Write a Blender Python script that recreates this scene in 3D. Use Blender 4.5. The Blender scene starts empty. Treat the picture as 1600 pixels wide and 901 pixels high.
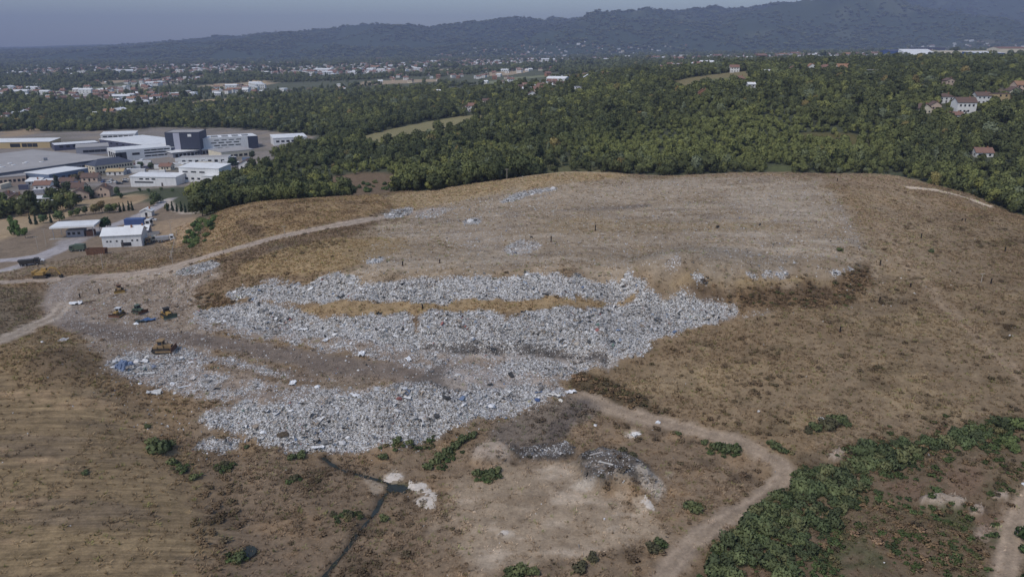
import bpy, bmesh, math, random
import numpy as np
from mathutils import Vector, Matrix, Euler

# ------------------------------------------------------------------ camera, sky, sun, exposure
SC = bpy.context.scene
COL = SC.collection
W, H, F = 1600.0, 901.0, 1142.0          # photograph size and focal length in its pixels
CAMZ = 90.0
PITCH = math.radians(18.04)
cam_d = bpy.data.cameras.new('camera')
cam_d.sensor_width = 36.0
cam_d.lens = 36.0 * F / W
cam_d.clip_start = 1.0
cam_d.clip_end = 40000.0
cam = bpy.data.objects.new('camera', cam_d)
COL.objects.link(cam)
cam.location = (0, 0, CAMZ)
cam.rotation_euler = (math.pi / 2 - PITCH, 0, 0)
SC.camera = cam

SUN_EL, SUN_AZ = math.radians(52), math.radians(218)   # azimuth clockwise from +Y: behind the camera, to the left
world = bpy.data.worlds.new('World')
SC.world = world
world.use_nodes = True
wn, wl = world.node_tree.nodes, world.node_tree.links
wn.clear()
sky = wn.new('ShaderNodeTexSky')
sky.sky_type = 'NISHITA'
sky.sun_disc = False
sky.sun_elevation = SUN_EL
sky.sun_rotation = SUN_AZ
sky.air_density = 1.0
sky.dust_density = 1.0
sky.ozone_density = 2.0
bg = wn.new('ShaderNodeBackground')
bg.inputs['Strength'].default_value = 0.125
wo = wn.new('ShaderNodeOutputWorld')
wl.new(sky.outputs[0], bg.inputs['Color'])
wl.new(bg.outputs[0], wo.inputs['Surface'])

sun_d = bpy.data.lights.new('sun', 'SUN')
sun_d.energy = 1.8
sun_d.angle = math.radians(16)
sun_d.color = (1.0, 0.93, 0.83)
sun = bpy.data.objects.new('sun', sun_d)
COL.objects.link(sun)
to_sun = Vector((math.sin(SUN_AZ) * math.cos(SUN_EL), math.cos(SUN_AZ) * math.cos(SUN_EL), math.sin(SUN_EL)))
sun.rotation_euler = to_sun.to_track_quat('Z', 'Y').to_euler()

SC.view_settings.view_transform = 'Standard'
SC.view_settings.look = 'None'
SC.view_settings.exposure = 0.1
SC.view_settings.gamma = 1.0
SC.view_settings.use_curve_mapping = False
SC.cycles.max_bounces = 4
SC.cycles.diffuse_bounces = 2
SC.cycles.volume_bounces = 0
SC.cycles.transparent_max_bounces = 4
SC.cycles.use_denoising = True

rng = np.random.default_rng(7)
random.seed(7)

# ------------------------------------------------------------------ helpers
def lin(c):
    c = c / 255.0
    return c / 12.92 if c <= 0.04045 else ((c + 0.055) / 1.055) ** 2.4
def C8(r, g, b, k=1.25):
    """8-bit colour as the photograph shows it -> surface colour"""
    return (min(lin(r) * k, .9), min(lin(g) * k, .9), min(lin(b) * k, .9))

def tag(o, label=None, cat=None, group=None, kind=None):
    if label: o['label'] = label
    if cat: o['category'] = cat
    if group: o['group'] = group
    if kind: o['kind'] = kind
    return o
def link(name, data, parent=None, loc=None, rotz=None):
    o = bpy.data.objects.new(name, data)
    COL.objects.link(o)
    if parent: o.parent = parent
    if loc is not None: o.location = loc
    if rotz is not None: o.rotation_euler = (0, 0, rotz)
    return o
def empty(name, loc, rotz=0.0, scale=1.0):
    o = link(name, None, None, loc, rotz)
    o.empty_display_size = 1
    o.scale = (scale,) * 3
    return o

class MB:
    """collects shapes, builds ONE mesh"""
    def __init__(s):
        s.v, s.f, s.m = [], [], []
    def quad(s, a, b, c, d, m=0):
        n = len(s.v); s.v += [a, b, c, d]; s.f.append((n, n+1, n+2, n+3)); s.m.append(m); return s
    def poly(s, pts, m=0):
        n = len(s.v); s.v += list(pts); s.f.append(tuple(range(n, n+len(pts)))); s.m.append(m); return s
    def box(s, x0, x1, y0, y1, z0, z1, m=0, taper=0.0):
        n = len(s.v); t = taper
        s.v += [(x0,y0,z0),(x1,y0,z0),(x1,y1,z0),(x0,y1,z0),(x0+t,y0+t,z1),(x1-t,y0+t,z1),(x1-t,y1-t,z1),(x0+t,y1-t,z1)]
        for f in ((3,2,1,0),(4,5,6,7),(0,1,5,4),(1,2,6,5),(2,3,7,6),(3,0,4,7)):
            s.f.append(tuple(n+i for i in f)); s.m.append(m)
        return s
    def prism(s, prof, axis, a0, a1, m=0):
        """closed profile of (p,q) extruded along axis 'x' (p=y,q=z) or 'y' (p=x,q=z)"""
        n = len(s.v); k = len(prof)
        for a in (a0, a1):
            for p, q in prof:
                s.v.append((a, p, q) if axis == 'x' else (p, a, q))
        s.f.append(tuple(range(n, n+k))); s.f.append(tuple(range(n+2*k-1, n+k-1, -1)))
        s.m += [m, m]
        for i in range(k):
            j = (i+1) % k
            s.f.append((n+j, n+i, n+k+i, n+k+j)); s.m.append(m)
        return s
    def tube(s, p, q, r0, r1=None, n=8, m=0, caps=True):
        r1 = r0 if r1 is None else r1
        p, q = Vector(p), Vector(q); d = (q-p)
        if d.length < 1e-6: return s
        a = d.normalized().orthogonal().normalized(); b = d.normalized().cross(a)
        k = len(s.v)
        for c, r in ((p, r0), (q, r1)):
            for i in range(n):
                t = 2*math.pi*i/n
                s.v.append(tuple(c + a*math.cos(t)*r + b*math.sin(t)*r))
        for i in range(n):
            j = (i+1) % n
            s.f.append((k+i, k+j, k+n+j, k+n+i)); s.m.append(m)
        if caps:
            s.f.append(tuple(k+n-1-i for i in range(n))); s.f.append(tuple(k+n+i for i in range(n))); s.m += [m, m]
        return s
    def mesh(s, name, mats, smooth=False, fix=True):
        me = bpy.data.meshes.new(name)
        me.from_pydata(s.v, [], s.f)
        for mt in (mats if isinstance(mats, (list, tuple)) else [mats]): me.materials.append(mt)
        if any(s.m): me.polygons.foreach_set('material_index', s.m)
        if fix:
            bm = bmesh.new(); bm.from_mesh(me); bmesh.ops.recalc_face_normals(bm, faces=bm.faces); bm.to_mesh(me); bm.free()
        if smooth: me.polygons.foreach_set('use_smooth', [True]*len(me.polygons))
        me.update()
        return me
    def build(s, name, mats, parent=None, smooth=False, fix=True):
        return link(name, s.mesh(name, mats, smooth, fix), parent)

# ---- value noise on numpy arrays
def _hash(ix, iy, seed):
    h = (ix.astype(np.int64)*374761393 + iy.astype(np.int64)*668265263 + seed*1442695041) & 0xffffffff
    h = ((h ^ (h >> 13))*1274126177) & 0xffffffff
    return ((h ^ (h >> 16)) & 0xffff)/65535.0
def vnoise(x, y, seed=0):
    ix, iy = np.floor(x), np.floor(y)
    fx, fy = x-ix, y-iy
    fx = fx*fx*fx*(fx*(fx*6-15)+10); fy = fy*fy*fy*(fy*(fy*6-15)+10)
    a, b = _hash(ix, iy, seed), _hash(ix+1, iy, seed)
    c, d = _hash(ix, iy+1, seed), _hash(ix+1, iy+1, seed)
    return (a+(b-a)*fx) + ((c+(d-c)*fx)-(a+(b-a)*fx))*fy
def fbm(x, y, seed=0, oct=4, gain=.5, turn=.6):
    s, a, t = 0, 1.0, 0
    ca, sa = math.cos(turn), math.sin(turn)
    for o in range(oct):
        s = s + a*(vnoise(x+17.3*o, y-9.1*o, seed+o)-.5); t += a; a *= gain
        x, y = (x*ca - y*sa)*2.03, (x*sa + y*ca)*2.03
    return s/t*2      # about -1..1
def sstep(a, b, x):
    t = np.clip((x-a)/(b-a), 0, 1)
    return t*t*(3-2*t)

# ---- materials
MATS = {}
def nodes_of(name):
    m = bpy.data.materials.new(name); m.use_nodes = True
    nt = m.node_tree; nt.nodes.clear()
    out = nt.nodes.new('ShaderNodeOutputMaterial')
    b = nt.nodes.new('ShaderNodeBsdfPrincipled')
    nt.links.new(b.outputs[0], out.inputs['Surface'])
    b.inputs['Specular IOR Level'].default_value = .2
    return m, nt, b
def mat(name, rgb, rough=.8, metal=0.0, vary=.12, scale=1.2, spec=.25, dirt=None, streak=False):
    """plain surface with uneven tone, from object coordinates"""
    if name in MATS: return MATS[name]
    m, nt, b = nodes_of(name)
    N, L = nt.nodes, nt.links
    tc = N.new('ShaderNodeTexCoord')
    mp = N.new('ShaderNodeMapping')
    if streak: mp.inputs['Scale'].default_value = (2.2, 2.2, .25)
    L.new(tc.outputs['Object'], mp.inputs['Vector'])
    n = N.new('ShaderNodeTexNoise'); n.inputs['Scale'].default_value = scale; n.inputs['Detail'].default_value = 6; n.inputs['Roughness'].default_value = .65
    L.new(mp.outputs[0], n.inputs['Vector'])
    r = N.new('ShaderNodeMapRange'); r.inputs['From Min'].default_value = .3; r.inputs['From Max'].default_value = .7
    r.inputs['To Min'].default_value = 1-vary; r.inputs['To Max'].default_value = 1+vary
    L.new(n.outputs[0], r.inputs['Value'])
    mx = N.new('ShaderNodeMix'); mx.data_type = 'RGBA'; mx.blend_type = 'MULTIPLY'; mx.inputs[0].default_value = 1
    mx.inputs[6].default_value = (*rgb, 1)
    L.new(r.outputs[0], mx.inputs[7])
    last = mx.outputs[2]
    if dirt:
        n2 = N.new('ShaderNodeTexNoise'); n2.inputs['Scale'].default_value = scale*.35; n2.inputs['Detail'].default_value = 8; n2.inputs['Roughness'].default_value = .7
        L.new(mp.outputs[0], n2.inputs['Vector'])
        r2 = N.new('ShaderNodeMapRange'); r2.inputs['From Min'].default_value = .5; r2.inputs['From Max'].default_value = .75; r2.inputs['To Max'].default_value = .7
        L.new(n2.outputs[0], r2.inputs['Value'])
        m2 = N.new('ShaderNodeMix'); m2.data_type = 'RGBA'; L.new(r2.outputs[0], m2.inputs[0]); L.new(last, m2.inputs[6]); m2.inputs[7].default_value = (*dirt, 1)
        last = m2.outputs[2]
    L.new(last, b.inputs['Base Color'])
    b.inputs['Roughness'].default_value = rough
    b.inputs['Metallic'].default_value = metal
    b.inputs['Specular IOR Level'].default_value = spec
    MATS[name] = m
    return m
def tint_mat(name, kind, rough=.8, transl=0.0, spec=.15, noise=.25, nscale=.9):
    """colour from the instance's own tint (kind INSTANCER) or the object's colour (kind OBJECT)"""
    m, nt, b = nodes_of(name)
    N, L = nt.nodes, nt.links
    if kind == 'INSTANCER':
        a = N.new('ShaderNodeAttribute'); a.attribute_type = 'INSTANCER'; a.attribute_name = 'tint'; c = a.outputs['Color']
    else:
        a = N.new('ShaderNodeObjectInfo'); c = a.outputs['Color']
    tc = N.new('ShaderNodeTexCoord')
    n = N.new('ShaderNodeTexNoise'); n.inputs['Scale'].default_value = nscale; n.inputs['Detail'].default_value = 4
    L.new(tc.outputs['Object'], n.inputs['Vector'])
    r = N.new('ShaderNodeMapRange'); r.inputs['From Min'].default_value = .3; r.inputs['From Max'].default_value = .7
    r.inputs['To Min'].default_value = 1-noise; r.inputs['To Max'].default_value = 1+noise
    L.new(n.outputs[0], r.inputs['Value'])
    mx = N.new('ShaderNodeMix'); mx.data_type = 'RGBA'; mx.blend_type = 'MULTIPLY'; mx.inputs[0].default_value = 1
    L.new(c, mx.inputs[6]); L.new(r.outputs[0], mx.inputs[7])
    L.new(mx.outputs[2], b.inputs['Base Color'])
    b.inputs['Roughness'].default_value = rough
    b.inputs['Specular IOR Level'].default_value = spec
    if transl:
        out = [x for x in N if x.type == 'OUTPUT_MATERIAL'][0]
        t = N.new('ShaderNodeBsdfTranslucent'); L.new(mx.outputs[2], t.inputs['Color'])
        ms = N.new('ShaderNodeMixShader'); ms.inputs[0].default_value = transl
        L.new(b.outputs[0], ms.inputs[1]); L.new(t.outputs[0], ms.inputs[2]); L.new(ms.outputs[0], out.inputs['Surface'])
    MATS[name] = m
    return m

# ------------------------------------------------------------------ terrain heights
cP, sP = math.cos(PITCH), math.sin(PITCH)
def ray(px, py):
    cx, cy = (px-W/2)/F, (H/2-py)/F
    return np.array([cx, cP + cy*sP, -sP + cy*cP])
def world_at(px, py, z):
    d = ray(px, py); t = (z-CAMZ)/d[2]
    return d[0]*t, d[1]*t
def u_of(px): return (px-W/2)/F/cP
def tan_el(py):
    cy = (H/2-py)/F
    return (-sP + cy*cP)/(cP + cy*sP)

# surveyed spot heights: (photo column, photo row, height in metres)
SPOT = """
-150 960 7; 0 901 6; 150 901 5.5; 300 901 4; 400 901 2.2; 500 901 1; 650 901 2; 800 901 2.6; 950 901 2.4; 1050 901 3; 1180 901 3.5; 1300 901 4; 1450 901 4.6; 1600 901 5; 1750 960 6
-100 800 9; 0 800 8; 150 800 7; 300 800 4.6; 380 800 2.4; 480 800 2.6; 590 790 1.4; 700 790 2.6; 850 800 3.2; 980 800 3.2; 1080 820 3.6; 1200 790 4; 1300 800 5; 1500 800 6; 1600 800 7; 1750 800 9
-100 700 11; 0 700 10; 150 700 8.6; 250 710 6; 330 730 3.6; 420 730 3; 510 715 2.4; 570 740 2; 640 760 1.6; 720 725 3.6; 780 705 4.6; 860 700 3.4; 950 745 4.2; 1010 700 4; 1100 720 4.4; 1170 750 3.4; 1230 725 5.6; 1320 700 6.6; 1450 690 9; 1600 690 12; 1750 690 14
-100 600 14; 0 600 13.6; 80 555 15.6; 140 600 12.8; 200 640 9; 260 640 8.2; 300 680 5.4; 380 697 3.4; 480 705 3; 560 700 3; 680 680 4; 780 640 6; 870 617 7.4
330 650 8; 420 640 8.4; 520 640 8.2; 620 645 8.2; 700 640 8.4; 760 615 8.6; 830 595 8.6; 890 600 7.4
250 600 10.2; 350 600 10.2; 500 600 10.2; 600 605 10.4; 680 590 11; 740 575 11.2; 860 585 9.4; 960 577 8.6; 900 560 11; 800 560 11; 700 550 12
200 560 11.6; 350 560 11.6; 500 570 11.4; 600 560 12; 450 540 12.2; 250 530 12; 640 545 12.4; 720 548 12; 800 546 12.1; 880 552 11.6; 940 560 11.4; 720 532 14; 800 535 13.8; 880 543 13.2; 950 550 12.6
100 490 12; 180 480 12; 260 490 12; 330 510 12.2; 380 500 13; 450 500 14; 500 500 15; 600 500 16.4; 700 492 18.2; 800 490 18.6; 900 482 18.8; 980 470 19; 1060 520 14; 1150 488 16.8; 1060 480 18; 1000 530 13.6
0 500 13.6; 0 560 14.6; 50 520 13; 0 450 12.4; 100 445 12; 200 440 12.6; 290 440 15; 350 460 15.4; 430 472 16.4; 520 478 18; 600 470 19.2; 700 467 19.8; 800 467 20; 900 463 20.2; 980 456 20.6; 350 440 17; 430 448 18.6; 520 455 19.6
250 410 14; 330 420 18; 450 430 20.4; 520 440 22; 600 440 23; 700 436 24.2; 800 432 24.6; 900 430 25; 990 432 25.2; 1080 438 25.2; 1160 432 25.2; 1250 428 25; 1320 424 24.4; 1345 395 25.6
1100 465 20.4; 1200 462 20.4; 1300 452 20.6; 1360 430 21.6; 1200 490 18.4; 1300 490 18.4
450 400 22; 560 380 24; 650 400 25; 800 400 25.2; 1000 400 25.8; 1200 400 25.8; 360 385 19.6; 420 360 21.6; 520 350 23.4; 620 330 24.4; 720 340 26; 800 357 27; 950 357 27.2; 1100 357 27; 1250 350 27.4; 700 300 27; 800 310 28.6; 950 310 29.2; 1100 310 29.4; 1250 310 29.6; 1000 360 27.2
640 300 25.4; 720 292 28; 800 281 30.2; 850 272 31.6; 900 268 32; 960 271 31.4; 1030 275 30.8; 1120 272 31.4; 1200 270 31.8; 1300 272 31.6; 1400 276 31; 1470 292 29; 1530 313 26.6; 1600 338 23.8; 1700 370 21
580 305 25.2; 500 311 25.4; 430 316 25; 380 322 23.6; 350 338 20; 330 360 17; 300 380 12.6; 290 340 11; 400 345 23
1400 320 28; 1380 370 25.6; 1450 380 24.4; 1500 340 25.6; 1600 380 22.6; 1600 450 20.6; 1450 440 21.4; 1400 480 18.8; 1520 480 19.2; 1600 520 18; 1750 520 18; 1200 560 13.4; 1300 560 14; 1400 560 14.4; 1500 560 15; 1600 580 15; 1050 600 8.6; 1150 620 9; 1300 640 9.4; 1450 640 11; 1600 640 13; 1100 660 6.4; 1000 650 6; 930 630 6.6; 960 600 8; 1750 640 15
0 420 10; 60 400 9; 120 385 8.4; 190 382 9; 250 375 9; 0 390 7.4; 80 370 6.6; 120 365 6.6; 200 350 6.4; 240 340 6; 0 360 5; 0 330 3; 100 320 3; 200 320 3; 260 320 5; 0 290 1; 100 290 1; 200 295 1.4; 300 295 4; 350 300 8; 0 262 0; 180 262 0; 300 258 1; 400 262 5; 300 240 0; 400 235 2; -100 420 10; -150 330 4; -150 262 0
"""
SPOTS = []
for part in SPOT.replace('\n', ';').split(';'):
    q = part.split()
    if len(q) == 3:
        px, py, z = map(float, q)
        x, y = world_at(px, py, z); SPOTS.append((x, y, z))
# beyond the ridge: (photo column, metres north, height)
FAR = """
480 420 10; 620 440 11; 760 420 16; 900 425 20; 1050 420 20; 1200 415 20; 1350 400 18; 1480 385 15; 1600 370 13; 1750 360 12; 560 380 16; 700 400 18; 1000 390 25; 1300 385 24; 1420 365 23; 1560 340 20
430 560 5; 600 520 13; 750 540 18; 880 520 22; 1000 540 24; 1150 540 28; 1300 520 30; 1450 500 34; 1600 480 38; 1800 480 42
400 640 3; 500 700 8; 600 700 14; 740 720 22; 880 720 34; 1000 720 42; 1097 700 50; 1250 700 53; 1400 640 51; 1510 570 49; 1600 560 50; 1800 560 54
0 700 0; 200 720 0; -300 700 0; 400 800 2; 550 850 9; 740 880 23; 900 950 45; 1000 1080 56; 1100 1050 62; 1200 1020 67; 1320 960 69; 1450 900 68; 1600 850 68; 1800 850 72
-400 1500 2; 0 1500 2; 300 1500 3; 500 1500 8; 700 1500 22; 850 1500 38; 1000 1500 54; 1200 1500 66; 1400 1500 73; 1600 1500 77; 2000 1500 82
-400 2500 4; 0 2500 5; 400 2500 9; 600 2500 18; 800 2500 34; 1000 2500 52; 1200 2500 68; 1400 2500 76; 1600 2500 79; 2000 2500 84
-400 4500 8; 0 4500 8; 400 4500 14; 800 4500 40; 1000 4500 58; 1200 4500 74; 1400 4500 80; 1600 4500 83; 2000 4500 86
-400 8000 10; 0 8000 10; 400 8000 22; 800 8000 52; 1200 8000 84; 1600 8000 90; 2000 8000 90
-400 16000 10; 0 16000 10; 400 16000 22; 800 16000 52; 1200 16000 84; 1600 16000 90; 2000 16000 90
-300 70 8; 200 70 6; 800 60 3; 1400 70 5; 1900 70 8; -500 200 16; 2000 200 18; -500 350 6; 2100 320 24
"""
for part in FAR.replace('\n', ';').split(';'):
    q = part.split()
    if len(q) == 3:
        px, y, z = map(float, q); SPOTS.append((u_of(px)*y, y, z))
SPOTS = np.array(SPOTS)
def uv(x, y):
    return x/y, np.log(y/100.0)
_su, _sv = uv(SPOTS[:, 0], SPOTS[:, 1])
_c2 = .028**2
_A = np.sqrt((_su[:, None]-_su[None])**2 + (_sv[:, None]-_sv[None])**2 + _c2)
_w = np.linalg.solve(np.block([[_A - 1e-3*np.eye(len(SPOTS)), np.ones((len(SPOTS), 1))], [np.ones((1, len(SPOTS))), np.zeros((1, 1))]]),
                     np.append(SPOTS[:, 2], 0))
def h_spots(x, y):
    u, v = uv(x.ravel(), y.ravel()); out = np.empty(u.size)
    for i in range(0, u.size, 20000):
        s = slice(i, i+20000)
        out[s] = np.sqrt((u[s, None]-_su)**2 + (v[s, None]-_sv)**2 + _c2) @ _w[:-1] + _w[-1]
    return out.reshape(x.shape)
# skyline of the hills: photo column, photo row
SKY1 = [(-400,84),(150,80),(280,72),(340,66),(400,60),(470,55),(520,54),(560,50),(640,46),(700,48),(760,42),(850,34),(900,31),(950,27),(1000,25),(1050,23),(1100,20),(1150,14),(1190,9),(1240,4),(1300,-1),(1400,-6),(1500,-4),(1600,-10),(2100,-14)]
SKY0 = [(-400,76),(0,73),(100,74),(200,70),(300,69),(400,66),(520,62),(640,60),(760,48),(900,38),(2100,20)]
def prof(sk, u, Y):
    px = np.array([u_of(a) for a, b in sk]); hh = np.array([CAMZ + Y*tan_el(b) for a, b in sk])
    return np.interp(u, px, hh)
def h_hills(x, y, base):
    u = x/y
    w = 350*fbm(x/1900., y/1900., 40, 3)
    g = 1 - 2*np.abs(fbm((x+w)/1300., (y+w)/1700., 31, 5, .55))           # ridges and gullies
    g2 = 1 - 2*np.abs(fbm((x-w)/520., (y+w)/640., 33, 4, .55))
    t1 = sstep(4900, 8800, y + 700*fbm(x/1500., y/1500., 41, 3))
    top = prof(SKY1, u, 8800.); top = top + np.clip(top-CAMZ, 0, 260)*.16*fbm(u*26, y/5000., 47, 4, .6)
    rise = np.maximum(top - base, 0)
    bell = np.clip(4*t1*(1-t1), 0, 1)
    h1 = rise*t1**.85*(1-.30*bell) + bell*(.42*rise*g + np.minimum(rise, 200)*.26*g2) + np.minimum(rise, 60)*.25*g2*t1
    t0 = sstep(9300, 12500, y)
    h0 = np.maximum(prof(SKY0, u, 12500.) - base, 0)*t0
    return np.maximum(np.maximum(h1, 0)*(1-.6*sstep(9000, 12000, y)), h0)
def axis_pts(fine0, fine1, step, g, end0, end1):
    a = list(np.arange(fine0, fine1+1e-6, step))
    s, p = step, a[-1]
    while p < end1: s *= g; p += s; a.append(p)
    s, p, lo = step, a[0], []
    while p > end0: s *= g; p -= s; lo.append(p)
    return np.array(lo[::-1] + a)
GX = axis_pts(-185., 200., .62, 1.042, -13000., 13000.)
gy = [50.0]
while gy[-1] < 15500.:
    y = gy[-1]
    gy.append(y + (1.6 if y < 96 else (.0058*y if y < 430 else .0125*y)))
GY = np.array(gy)
XX, YY = np.meshgrid(GX, GY)
ZZ = h_spots(XX, YY); ZB0 = ZZ.copy()
ZZ += np.where(YY > 4000, h_hills(XX, np.maximum(YY, 1.), ZZ), 0)
ZZ += fbm(XX/420., YY/420., 3, 4)*7*sstep(900, 2600, YY)*(1-sstep(4000, 6000, YY))
ZB = ZZ.copy()
def gsample(G, x, y):
    x, y = np.asarray(x, float), np.asarray(y, float)
    i = np.clip(np.searchsorted(GX, x)-1, 0, len(GX)-2); j = np.clip(np.searchsorted(GY, y)-1, 0, len(GY)-2)
    fx = np.clip((x-GX[i])/(GX[i+1]-GX[i]), 0, 1); fy = np.clip((y-GY[j])/(GY[j+1]-GY[j]), 0, 1)
    return (G[j, i]*(1-fx)+G[j, i+1]*fx)*(1-fy) + (G[j+1, i]*(1-fx)+G[j+1, i+1]*fx)*fy
_tt = np.exp(np.linspace(math.log(60), math.log(15000), 5200))
def ground(px, py, G=None):
    """where the line of sight through a photo position first meets the bare ground"""
    d = ray(px, py); t = _tt/d[1]
    zz = CAMZ + d[2]*t
    g = gsample(ZB if G is None else G, d[0]*t, _tt)
    k = np.nonzero(zz <= g)[0]
    k = k[0] if len(k) else len(_tt)-1
    if k == 0: k = 1
    a, b = zz[k-1]-g[k-1], g[k]-zz[k]
    f = a/(a+b) if a+b > 1e-9 and a > 0 else 0
    tt = t[k-1] + (t[k]-t[k-1])*f
    return float(d[0]*tt), float(d[1]*tt)
def gz(x, y): return float(gsample(ZZ, x, y))
def P3(px, py):
    x, y = ground(px, py); return Vector((x, y, gz(x, y)))

# ------------------------------------------------------------------ what covers the ground
def smooth_poly(p, n=2, closed=True):
    p = np.array(p, float)
    for _ in range(n):
        if closed:
            q = np.roll(p, -1, 0)
            p = np.stack([.75*p+.25*q, .25*p+.75*q], 1).reshape(-1, 2)
        else:
            a, b = p[:-1], p[1:]
            m = np.stack([.75*a+.25*b, .25*a+.75*b], 1).reshape(-1, 2)
            p = np.vstack([p[:1], m, p[-1:]])
    return p
def to_world(pts): return [ground(a, b) for a, b in pts]
def _window(p, pad):
    i0, i1 = np.searchsorted(GX, [p[:, 0].min()-pad, p[:, 0].max()+pad]); j0, j1 = np.searchsorted(GY, [p[:, 1].min()-pad, p[:, 1].max()+pad])
    return slice(max(j0-1, 0), j1+1), slice(max(i0-1, 0), i1+1)
def seg_dist(x, y, p, closed):
    d = np.full(x.shape, 1e9)
    n = len(p)
    for k in range(n if closed else n-1):
        a, b = p[k], p[(k+1) % n]
        e = b-a; L = e@e
        if L < 1e-9: continue
        t = np.clip(((x-a[0])*e[0]+(y-a[1])*e[1])/L, 0, 1)
        d = np.minimum(d, (x-a[0]-t*e[0])**2 + (y-a[1]-t*e[1])**2)
    return np.sqrt(d)
_seed = [100]
def zone(pts, feather=1.5, ragged=1.5, scale=5.0, smooth=2, world=False):
    """cover 0..1 of a patch whose outline is given in photo positions on the ground"""
    p = smooth_poly(pts if world else to_world(pts), smooth)
    s = _window(p, feather+ragged*2+2)
    x, y = XX[s], YY[s]
    inside = np.zeros(x.shape, bool)
    n = len(p)
    for k in range(n):
        a, b = p[k], p[(k+1) % n]
        if a[1] == b[1]: continue
        c = ((a[1] > y) != (b[1] > y)) & (x < (b[0]-a[0])*(y-a[1])/(b[1]-a[1])+a[0])
        inside ^= c
    d = seg_dist(x, y, p, True)*np.where(inside, 1, -1)
    _seed[0] += 7
    d = d + ragged*fbm(x/scale, y/scale, _seed[0], 4, .6)*1.6
    M = np.zeros_like(ZZ); M[s] = sstep(-feather, feather, d)
    return M
def band(pts, width, feather=1.0, ragged=.6, scale=4.0, smooth=2):
    p = smooth_poly(to_world(pts), smooth, False)
    s = _window(p, width+feather+ragged*2)
    x, y = XX[s], YY[s]
    _seed[0] += 7
    d = width/2 - seg_dist(x, y, p, False) + ragged*fbm(x/scale, y/scale, _seed[0], 3)*1.5
    M = np.zeros_like(ZZ); M[s] = sstep(-feather, feather, d)
    return M, p

_jn = int(np.searchsorted(GY, 470.)); _i0, _i1 = np.searchsorted(GX, [-460., 460.])
def NZ(sx, sy, seed, oct=4, gain=.5, shear=0.0):
    """noise over the near ground only"""
    M = np.zeros_like(ZZ); w = (slice(0, _jn), slice(_i0, _i1))
    M[w] = fbm(XX[w]/sx + YY[w]*shear, YY[w]/sy, seed, oct, gain, .6 if sx/sy < 2.6 else .03)
    return M
SOIL = np.empty(ZZ.shape+(3,))
AMP = np.full(ZZ.shape, 1.0)         # hummock height factor
def paint(M, rgb, k=1.0, amp=None):
    M = (M*k)[..., None]
    SOIL[:] = SOIL*(1-M) + np.array(C8(*rgb))*M
    if amp is not None: AMP[:] = AMP*(1-M[..., 0]) + amp*M[..., 0]
n_big = NZ(28., 28., 11, 4)
n_mid = NZ(9., 9., 12, 4)
n_low = NZ(2.6, 2.6, 13, 3)

SOIL[:] = C8(70, 74, 54)
# far plain: patchwork of woods, meadows and stubble
farp = sstep(900, 1300, YY)
cell = vnoise(np.floor(XX/85.+.6*fbm(XX/300., YY/300., 5, 2))*1.7+.5, np.floor(YY/130.+.6*fbm(XX/300., YY/300., 6, 2))*1.3+.5, 77)
FIELD = (((cell > .80) | (cell < .10)) & (YY > 1150) & (YY < 5000)).astype(float)
paint(farp, (84, 86, 66)); paint(farp*FIELD, (150, 132, 106)); paint(farp*((cell < .10) & (YY < 5000)), (112, 114, 84))
paint(sstep(4300, 5200, YY), (56, 66, 50))
paint(sstep(5200, 5800, YY)*sstep(.1, .4, fbm(XX/420., YY/520., 18, 5)), (38, 46, 36), .8)
paint(np.clip(sstep(.30, .62, fbm(XX/260., YY/330., 19, 4))*sstep(4700, 5600, YY), 0, 1), (92, 96, 72), .55)
# the landfill hill and the slopes round it
near = zone([(-250,1100),(-250,440),(-100,425),(0,425),(120,402),(250,388),(290,345),(330,345),(360,322),(430,314),(500,309),(580,303),(640,301),(720,290),(800,279),(850,270),(900,267),(960,270),(1030,274),(1120,271),(1200,269),(1300,271),(1400,275),(1470,291),(1530,312),(1600,337),(1760,380),(1900,420),(1900,1100)], 2, 2, smooth=1)
NEAR = near
paint(near, (110, 92, 71))
paint(near*sstep(.05, .5, n_big), (123, 103, 78), .7)
paint(near*sstep(.05, .5, -n_big), (96, 80, 66), .7)
paint(near*sstep(.1, .5, NZ(14., 14., 15, 4)), (118, 106, 92), .55)
# right flank of the hill
z_flank = zone([(1340,420),(1400,350),(1500,330),(1620,350),(1700,420),(1700,690),(1450,690),(1250,690),(1150,670),(1000,640),(940,620),(890,590),(1000,545),(1080,512),(1180,490),(1300,490)], 5, 4)
paint(z_flank, (115, 99, 78), .75)
paint(z_flank*sstep(.0, .45, NZ(22., 11., 21, 5)), (102, 85, 65), .7)
paint(z_flank*sstep(.1, .5, NZ(16., 9., 22, 4)), (127, 110, 85), .6)
paint(z_flank*sstep(.18, .5, NZ(9., 6., 23, 4)), (86, 74, 56), .55)
# mown field on the left, swaths running across
z_field = zone([(-260,1050),(-260,585),(0,588),(70,590),(150,612),(215,640),(250,690),(300,745),(330,800),(345,860),(340,1050)], 6, 5, 9., smooth=2)
paint(z_field, (113, 96, 72), 1, .4)
sw2 = NZ(26., 4., 25, 4)
paint(z_field*sstep(.05, .45, sw2), (97, 84, 70), .6, .25)
paint(z_field*sstep(.1, .5, -sw2), (124, 106, 78), .6)
paint(z_field*sstep(.3, .6, NZ(12., 5., 26, 3)), (139, 116, 90), .6)
# knoll at the left edge
paint(zone([(-100,540),(0,520),(60,505),(110,520),(160,545),(190,590),(150,615),(70,595),(-100,600)], 3, 3), (118, 100, 74), .7)
paint(zone([(40,560),(110,540),(165,560),(170,590),(110,610),(50,600)], 4, 3), (92, 77, 60), .75)
paint(zone([(-60,450),(60,450),(80,470),(60,500),(0,530),(-60,520)], 3, 2), (94, 84, 70), .6)
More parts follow.
